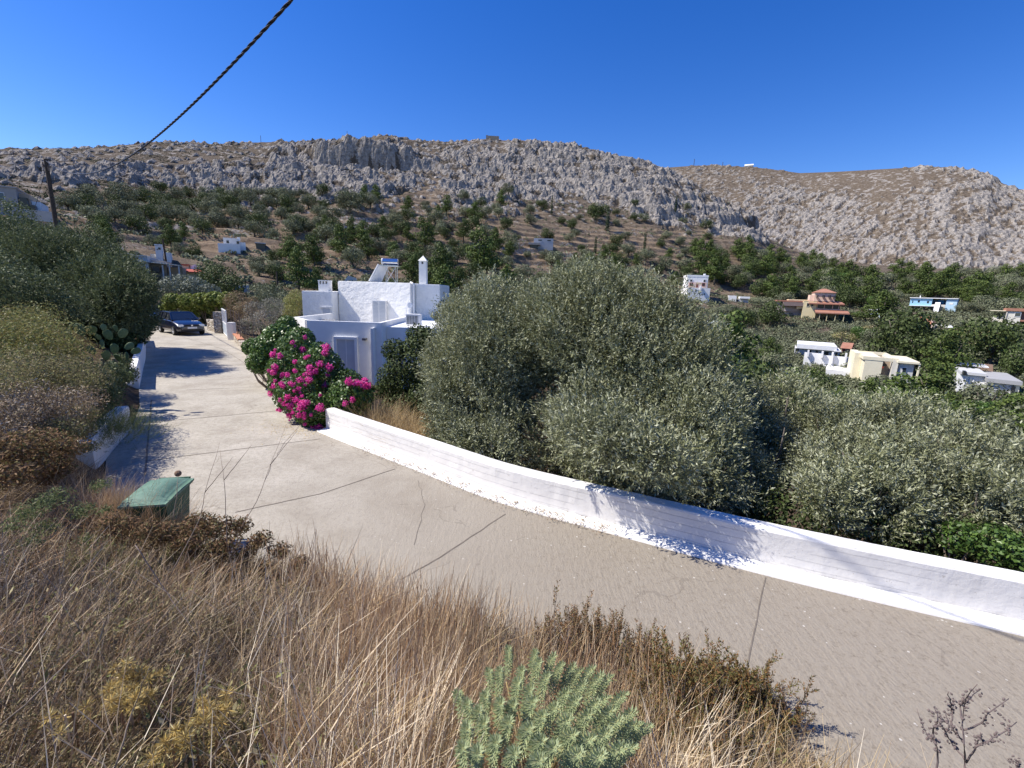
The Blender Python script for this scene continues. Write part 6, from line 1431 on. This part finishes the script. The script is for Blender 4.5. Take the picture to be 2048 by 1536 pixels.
# dry leaves lying about
P = bank_points(60000, g_, .8, 8); f = fbm(P[:, 0] * 1.2, P[:, 1] * 1.2, 3, 14) > .5; P = P[f]; P[:, 2] += .22 * g_.random(len(P)) ** 2; n = len(P); nn = rdir(n, g_); D = unit(np.cross(nn, rdir(n, g_)))
V, F = diamonds(P, D, nn, .035 * (.5 + g_.random(n)), .016); tag(ob('dead_leaves', np_mesh('dead_leaves', V, F, L_WEED)), 'small dead leaves caught in the dry bank', kind='stuff')

def at_bank(px, py, up=.0):
    """where a sight line meets the bank (plus a height)"""
    d = ray(px, py)
    for t in np.arange(.6, 12, .02):
        p = EYE + d * t
        if p[2] <= zg(p[0], p[1]) + up: return p
    return EYE + d * 3
# ---- woolly grey-green plant in the middle foreground : one stem per shoot
def shoot_mesh(seed):
    g = np.random.default_rng(seed); n = 150; t = np.linspace(.1, 1, n); a = np.arange(n) * 2.39996
    s = .020 * (1.15 - .45 * t) ; out = np.stack([np.cos(a), np.sin(a), np.zeros(n)], 1)
    bend = np.stack([.03 * t ** 2, .02 * np.sin(t * 3), np.zeros(n)], 1)
    P = np.stack([0 * t, 0 * t, t * .215], 1) + bend + out * .004
    D = unit(out * (1.05 - .75 * (t[:, None] > .93)) + np.array([0, 0, 1.0]) * (.45 + .7 * t[:, None])) ; N_ = unit(np.cross(np.cross(D, [0, 0, 1.0]), D) + .15 * g.normal(size=D.shape))
    L = (.027 - .010 * np.abs(t - .5)) * (.85 + .3 * g.random(n)); L[t < .28] *= .8
    return diamonds(P, D, N_, L, L * .26, .12)
SH = [np_mesh('shoot', *shoot_mesh(s), L_SAGE) for s in (1, 2, 3)]
base = at_bank(1090, 1536, .02); base = np.array([base[0], base[1] + .12, zg(base[0], base[1] + .12)])
SG = empty('woolly_spurge', tuple(base)); tag(SG, 'pale grey-green woolly plant with upright leafy shoots at the bottom centre', 'plant')
tips = [(1005, 1290, 1.95), (900, 1380, 1.75), (965, 1335, 1.9), (985, 1335, 1.8), (1058, 1300, 1.95), (1065, 1320, 1.85), (1095, 1310, 1.95), (1110, 1330, 1.85), (1030, 1335, 1.8), (1135, 1335, 1.85), (1150, 1345, 1.95), (1175, 1340, 1.85), (1192, 1355, 1.8), (1210, 1360, 1.85),
        (918, 1400, 1.65), (940, 1415, 1.6), (1045, 1375, 1.65), (1050, 1400, 1.55), (1000, 1440, 1.5), (1120, 1385, 1.65), (1140, 1400, 1.6), (1180, 1410, 1.6), (1200, 1400, 1.7), (1240, 1395, 1.75), (1225, 1445, 1.55), (1262, 1455, 1.6), (1285, 1460, 1.6),
        (915, 1450, 1.5), (972, 1480, 1.4), (1040, 1455, 1.42), (1090, 1495, 1.36), (1120, 1440, 1.45), (1165, 1480, 1.4), (1200, 1470, 1.45), (905, 1490, 1.42), (1250, 1500, 1.42), (955, 1385, 1.68), (1020, 1360, 1.7), (1080, 1350, 1.72), (1155, 1370, 1.72), (1070, 1430, 1.5), (985, 1400, 1.6), (935, 1500, 1.38), (1010, 1505, 1.36), (1065, 1480, 1.4), (1140, 1510, 1.34), (1230, 1500, 1.4), (1010, 1405, 1.6), (1095, 1415, 1.58), (1165, 1430, 1.55), (1210, 1425, 1.58), (1255, 1430, 1.65), (950, 1440, 1.52), (1130, 1470, 1.42), (1185, 1515, 1.34), (1060, 1520, 1.32)]
pa = []
for i, (px, py, d) in enumerate(tips):
    q = EYE + ray(px, py) * d * 1.22; v = q - base; top = Vector(v); foot = Vector((v[0] * .45, v[1] * .35 + .02, .02)); ax = (top - foot); ln = ax.length
    o = ob('shoot', SH[i % 3], SG); k = min(1.05, max(.7, ln / .46)); o.scale = (k, k, k)
    dr = (ax.normalized() * .8 + Vector((0, 0, .35))).normalized(); o.rotation_euler = dr.to_track_quat('Z', 'Y').to_euler(); o.location = top - dr * .215 * k
    pa.append(tube([tuple(foot), tuple((foot + Vector(o.location)) / 2), tuple(o.location)], [.006, .005, .004], 5))
V, F = merge(pa); ob('stems', np_mesh('stems', V, F, L_DRYLF, True), SG)
n = 900; P = g_.normal(size=(n, 3)) * [.17, .10, .07] + [0, .02, .10]; nn = rdir(n, g_); D = unit(np.cross(nn, rdir(n, g_))); V, F = diamonds(P, D, nn, .03 * (.6 + .7 * g_.random(n)), .011); ob('withered_leaves', np_mesh('withered_leaves', V, F, L_DRYLF), SG)
# ---- rust and green wormwood shrubs on the right of the bank
def upright_shrub(name, label, items, mat, seed, nst, h, leaf=(.02, .32), nl=26, cat='shrub'):
    g = np.random.default_rng(seed); Q = [at_bank(px, py) for px, py in items]; c = np.mean(Q, 0); Ps = []; Ds = []; parts = []
    for q in Q:
        for k in range(nst):
            p = q - c + np.array([g.normal() * .09, g.normal() * .09, 0]); d = unit(np.array([g.normal() * .22, g.normal() * .22, 1.])); hh = h * (.55 + .6 * g.random())
            parts.append(tube([tuple(p), tuple(p + d * hh * .6), tuple(p + d * hh + [g.normal() * .02, g.normal() * .02, 0])], [.004, .003, .0015], 4))
            for m in range(int(9)):
                t = .2 + .8 * m / 9; b = p + d * hh * t; Ps.append(b); Ds.append(unit(d * .8 + .6 * g.normal(size=3) * (1.15 - t)))
    e = empty(name, tuple(c)); tag(e, label, cat); V, F = sprig_cloud(np.array(Ps), np.array(Ds), nl, .11, leaf, g, spread=.8, up=.1)
    ob('foliage', np_mesh('foliage', V, F, mat), e); ob('stems', np_mesh('stems', *merge(parts), M_TWIG), e)
upright_shrub('wormwood_shrub', 'green-tipped wormwood shrub on the road edge right of centre', [(1350, 1400), (1400, 1420), (1440, 1430), (1330, 1440), (1480, 1440), (1400, 1470), (1500, 1460), (1450, 1480)], L_WORM, 7, 22, .46, leaf=(.026, .32))
upright_shrub('wormwood_shrub', 'rust-brown wormwood shrub above the woolly plant', [(1130, 1330), (1170, 1320), (1210, 1330), (1240, 1350), (1270, 1370), (1100, 1340), (1300, 1390)], L_RUST, 8, 18, .44, leaf=(.024, .32))
upright_shrub('wormwood_shrub', 'low rusty wormwood at the lower right of the bank', [(1400, 1530), (1460, 1520), (1340, 1510), (1520, 1510), (1290, 1480)], L_WORM, 9, 18, .24)
upright_shrub('wormwood_shrub', 'small dark wormwood sprig at the end of the bank beside the road', [(1545, 1420), (1560, 1440)], L_RUST, 10, 7, .22)
upright_shrub('green_herb', 'patch of greener herb leaves in the left of the bank', [(250, 1180), (330, 1160), (180, 1160), (420, 1130)], L_WEED, 12, 14, .18, leaf=(.022, .3))
def front_tuft(items, label, mat, L, n, seed, w=.004, r=.16):
    g = np.random.default_rng(seed); Q = np.array([at_bank(px, py) for px, py in items]); P = np.repeat(Q, n, 0); P[:, :2] += g.normal(size=(len(P), 2)) * r; P[:, 2] = height(P[:, 0], P[:, 1])
    ins = ~inside(P[:, 0], P[:, 1]); P = P[ins]; c = P.mean(0); D = unit(np.array([.12, .05, 1.]) + .3 * g.normal(size=P.shape)); dr = np.stack([.3 * g.normal(size=len(P)), .3 * g.normal(size=len(P)), -.4 * np.abs(g.normal(size=len(P)))], 1) * .5
    V, F = strips(P - [0, 0, .03], D, L * (.5 + .6 * g.random(len(P))), w, dr); o = ob('straw_tuft', np_mesh('straw_tuft', V - c, F, mat)); o.location = tuple(c); tag(o, label, 'grass tuft')
front_tuft([(270, 1075), (310, 1070), (350, 1075), (230, 1060), (390, 1080), (200, 1050)], 'pale straw tuft standing in front of the green bin', L_STRAW, .72, 700, 71)
front_tuft([(470, 1085), (520, 1100), (560, 1110), (430, 1090)], 'wispy straw tuft at the road edge right of the green bin', L_STRAW, .34, 260, 72)
front_tuft([(150, 950), (190, 960), (100, 960), (60, 930)], 'straw tuft between the rusty bush and the green bin', L_STRAW, .4, 260, 73)
front_tuft([(700, 1180), (760, 1190), (640, 1160)], 'tallest tawny straw clump at the road edge left of centre', L_STRAW, .5, 420, 74, .0045)
P = bank_points(150000, g_, .75, 8, -84, 10); f = fbm(P[:, 0] * 1.5, P[:, 1] * 1.5, 3, 24); px_, py_ = pxof(P); P = P[(f > .47) & (px_ < 620)]; f2 = fbm(P[:, 0] * 4, P[:, 1] * 4, 3, 25); P[:, 2] += .02 + .34 * f2 * g_.random(len(P)) ** .6; n = len(P); nn = rdir(n, g_); D = unit(rdir(n, g_) * [1, 1, .5] + [.1, 0, .7])
V, F = diamonds(P, D, nn, .03 * (.5 + g_.random(n)), .0055); tag(ob('wiry_scrub', np_mesh('wiry_scrub', V, F, leafmat('wiry_leaf', [(.13, .11, .05), (.22, .17, .085), (.10, .075, .045), (.32, .25, .13), (.17, .165, .07)], rough=.8, trans=.1))), 'low wiry olive-brown scrub over the left of the bank', kind='stuff')
# ---- golden thistles
def thistle(items, label, seed):
    g = np.random.default_rng(seed); Q = [at_bank(px, py, .26) for px, py in items]; c = np.mean(Q, 0); e = empty('golden_thistle', tuple(c)); tag(e, label, 'thistle')
    Vs = []; st = []
    for q in Q:
        for k in range(6 if len(items) > 2 else 2):
            b = q - c + g.normal(size=3) * [.028, .028, .02]; n = 46; d = unit(g.normal(size=(n, 3)) + [0, 0, .35]); nn = unit(np.cross(d, g.normal(size=d.shape)))
            Vs.append(diamonds(np.tile(b, (n, 1)) + d * .006, d, nn, .018 + .018 * g.random(n), .0042))
        ob('spiny_head', np_mesh('spiny_head', *merge(Vs), L_THIS), e); Vs = []
        st.append(tube([(q[0] - c[0], q[1] - c[1], -.28), tuple(q - c)], .004, 5))
    ob('stems', np_mesh('stems', *merge(st), L_STRAW), e)
thistle([(235, 1355), (265, 1350), (300, 1350), (235, 1385), (270, 1380), (295, 1390), (260, 1410), (240, 1400)], 'bright golden spiny thistle cluster, largest of the left foreground', 1)
thistle([(415, 1420), (435, 1415), (428, 1432)], 'smaller golden thistle cluster right of the largest one', 2)
thistle([(130, 1430), (145, 1425)], 'little yellow thistle head near the lower left corner', 3)
thistle([(365, 1475), (390, 1465), (345, 1490), (330, 1500)], 'pale withered thistle below the golden ones', 4)
# ---- dark dead branches with seed pods, bottom right
M_DEAD = plain('dead_branch', (.11, .085, .08), (.18, .14, .13), 20)
def px_branch(name, label, lines, depth, seed, pods=True, rad=.0026, mat=None, cat='dead plant', podr=.0028):
    """branches drawn as 3D twigs at arm's length, each a little nearer or farther"""
    g = np.random.default_rng(seed); P0 = EYE + ray(*lines[0][0]) * depth; e = empty(name, tuple(P0)); tag(e, label, cat); parts = []; pd = []; dep = {}
    for ln in lines:
        d0 = dep.get(ln[0], depth + .03 * g.normal()); pts = []
        for k, p in enumerate(ln):
            dd = dep.setdefault(p, d0 + .045 * k * g.normal()); pts.append(EYE + ray(*p) * dd - P0)
        pts = np.array(pts); m = 12; s = np.linspace(0, len(pts) - 1, m); Q = np.stack([np.interp(s, range(len(pts)), pts[:, k]) for k in range(3)], 1) + g.normal(size=(m, 3)) * .0012; Q[0] = pts[0]
        parts.append(tube(Q, np.linspace(rad, rad * .35, m), 5))
        if pods and len(ln) > 1:
            for k in range(26):
                t = .35 + .6 * g.random(); q = np.array([np.interp(t * (m - 1), range(m), Q[:, a]) for a in range(3)]); pd.append(q + g.normal(size=3) * .006)
    ob('twigs', np_mesh('twigs', *merge(parts), mat or M_DEAD, True), e)
    if pd:
        pd = np.array(pd); ps = []
        for q in pd: s = podr * (.6 + .7 * g.random()); d = rdir(1, g)[0] * s * 1.4; ps.append(tube([q - d, q - d * .4, q + d * .4, q + d], [s * .2, s * .9, s * .8, s * .15], 6))
        ob('seed_pods', np_mesh('seed_pods', *merge(ps), mat or M_DEAD, True), e)['kind'] = 'stuff'
px_branch('dead_seed_stalk', 'branching dark dead plant with seed pods at the bottom right corner', [[(1930, 1560), (1930, 1520), (1928, 1480), (1925, 1440), (1930, 1400), (1955, 1368)], [(1925, 1480), (1900, 1455), (1888, 1420)], [(1928, 1460), (1960, 1450), (1975, 1425), (2018, 1398)],
    [(1932, 1525), (1955, 1490), (1962, 1465)], [(1950, 1495), (1990, 1475), (2034, 1445)], [(1930, 1520), (1900, 1480), (1877, 1440)], [(1925, 1440), (1918, 1415), (1935, 1400), (1962, 1378)], [(1905, 1460), (1905, 1420), (1896, 1383)]], 1.9, 1)
px_branch('dead_seed_stalk', 'smaller dark seed stalk left of the branching dead plant', [[(1872, 1560), (1876, 1510), (1872, 1488), (1850, 1465), (1834, 1418)], [(1872, 1488), (1866, 1470), (1875, 1440), (1870, 1412)]], 1.9, 2)
px_branch('dead_seed_stalk', 'stub of a dark seed head at the very right corner of the bank', [[(2040, 1560), (2032, 1530), (2038, 1518)]], 1.8, 3)
# tall bare stalks against the road
for i, (ln, dp, lb) in enumerate([([(335, 1160), (400, 1040), (410, 985), (440, 885)], 3.6, 'long thin bare stalk leaning right over the green bin'), ([(455, 1100), (448, 960), (440, 900)], 3.9, 'upright forked bare stalk standing alone against the road'),
                                  ([(480, 1060), (520, 990), (540, 930), (572, 850)], 4.2, 'bare arching stalk reaching toward the bougainvillea'), ([(230, 1536), (262, 1430), (300, 1330)], 1.9, 'thick pale straw crossing in front of the golden thistle'),
                                  ([(0, 1450), (60, 1400), (130, 1330), (185, 1270)], 2.2, 'pale straw rising from the lower left edge'), ([(270, 1090), (330, 1180), (400, 1280)], 3.0, 'dark bent stalk hanging below the green bin')]):
    lines = [ln] + ([[ln[-2], (ln[-2][0] + 40, ln[-2][1] - 50), (ln[-2][0] + 55, ln[-2][1] - 70)]] if 0 < dp and i < 3 else [])
    px_branch('bare_stalk', lb, lines, dp, 20 + i, False, .0028, M_TWIG if i < 5 else M_DEAD, 'stalk')
px_branch('seed_head_stalk', 'single stalk with a round brown seed ball above the bin lid', [[(345, 1040), (354, 990), (356, 950)]], 3.9, 40, False, .003, M_TWIG, 'stalk')
q = EYE + ray(356, 947) * 3.9; bm = bmesh.new(); bmesh.ops.create_icosphere(bm, subdivisions=2, radius=.022); me = bpy.data.meshes.new('seed_ball'); bm.to_mesh(me); bm.free(); me.materials.append(plain('seed_ball', (.14, .08, .05), (.25, .16, .1), 60, bump=.6, bs=120))
par = [o for o in bpy.data.objects if o.name.startswith('seed_head_stalk')][0]; o = ob('seed_ball', me, par); o.location = tuple(q - np.array(par.location))

# ================================================================= LIGHT, SKY, CAMERA
EL_, DIR = R(50), Vector((1, .0, 0)).normalized()
sd = Vector((DIR.x * math.cos(EL_), DIR.y * math.cos(EL_), -math.sin(EL_)))
sl = bpy.data.lights.new('sun', 'SUN'); sl.energy = 4.8; sl.angle = R(.53); sl.color = (1.0, .94, .84)
so = bpy.data.objects.new('sun', sl); COL.objects.link(so); so.rotation_euler = sd.to_track_quat('-Z', 'Y').to_euler()
W = bpy.data.worlds.new('World'); SC.world = W; W.use_nodes = True; nt = W.node_tree
bg = nt.nodes['Background']; sk = nt.nodes.new('ShaderNodeTexSky'); sk.sky_type = 'NISHITA'; sk.sun_disc = False
sk.sun_elevation = EL_; sk.sun_rotation = math.atan2(-DIR.x, -DIR.y); sk.altitude = 300; sk.air_density = 1.0; sk.dust_density = .15; sk.ozone_density = 3.0
hs = nt.nodes.new('ShaderNodeHueSaturation'); hs.inputs['Saturation'].default_value = 1.38; hs.inputs['Hue'].default_value = .519; hs.inputs['Value'].default_value = 1.0
nt.links.new(sk.outputs[0], hs.inputs['Color']); nt.links.new(hs.outputs[0], bg.inputs['Color']); bg.inputs['Strength'].default_value = .115
cam = bpy.data.cameras.new('camera'); co_ = bpy.data.objects.new('camera', cam); COL.objects.link(co_); SC.camera = co_
cam.sensor_fit = 'HORIZONTAL'; cam.sensor_width = 36; cam.lens = FOC / 2048 * 36; cam.clip_start = .05; cam.clip_end = 3000
M = Matrix(((cr[0], cu[0], -cf[0], 0), (cr[1], cu[1], -cf[1], 0), (cr[2], cu[2], -cf[2], CZ), (0, 0, 0, 1))); co_.matrix_world = M
SC.view_settings.view_transform = 'Standard'; SC.view_settings.look = 'None'; SC.view_settings.exposure = 0.62; SC.view_settings.gamma = 1
SC.cycles.max_bounces = 6; SC.cycles.diffuse_bounces = 3; SC.cycles.transparent_max_bounces = 4; SC.cycles.use_denoising = True
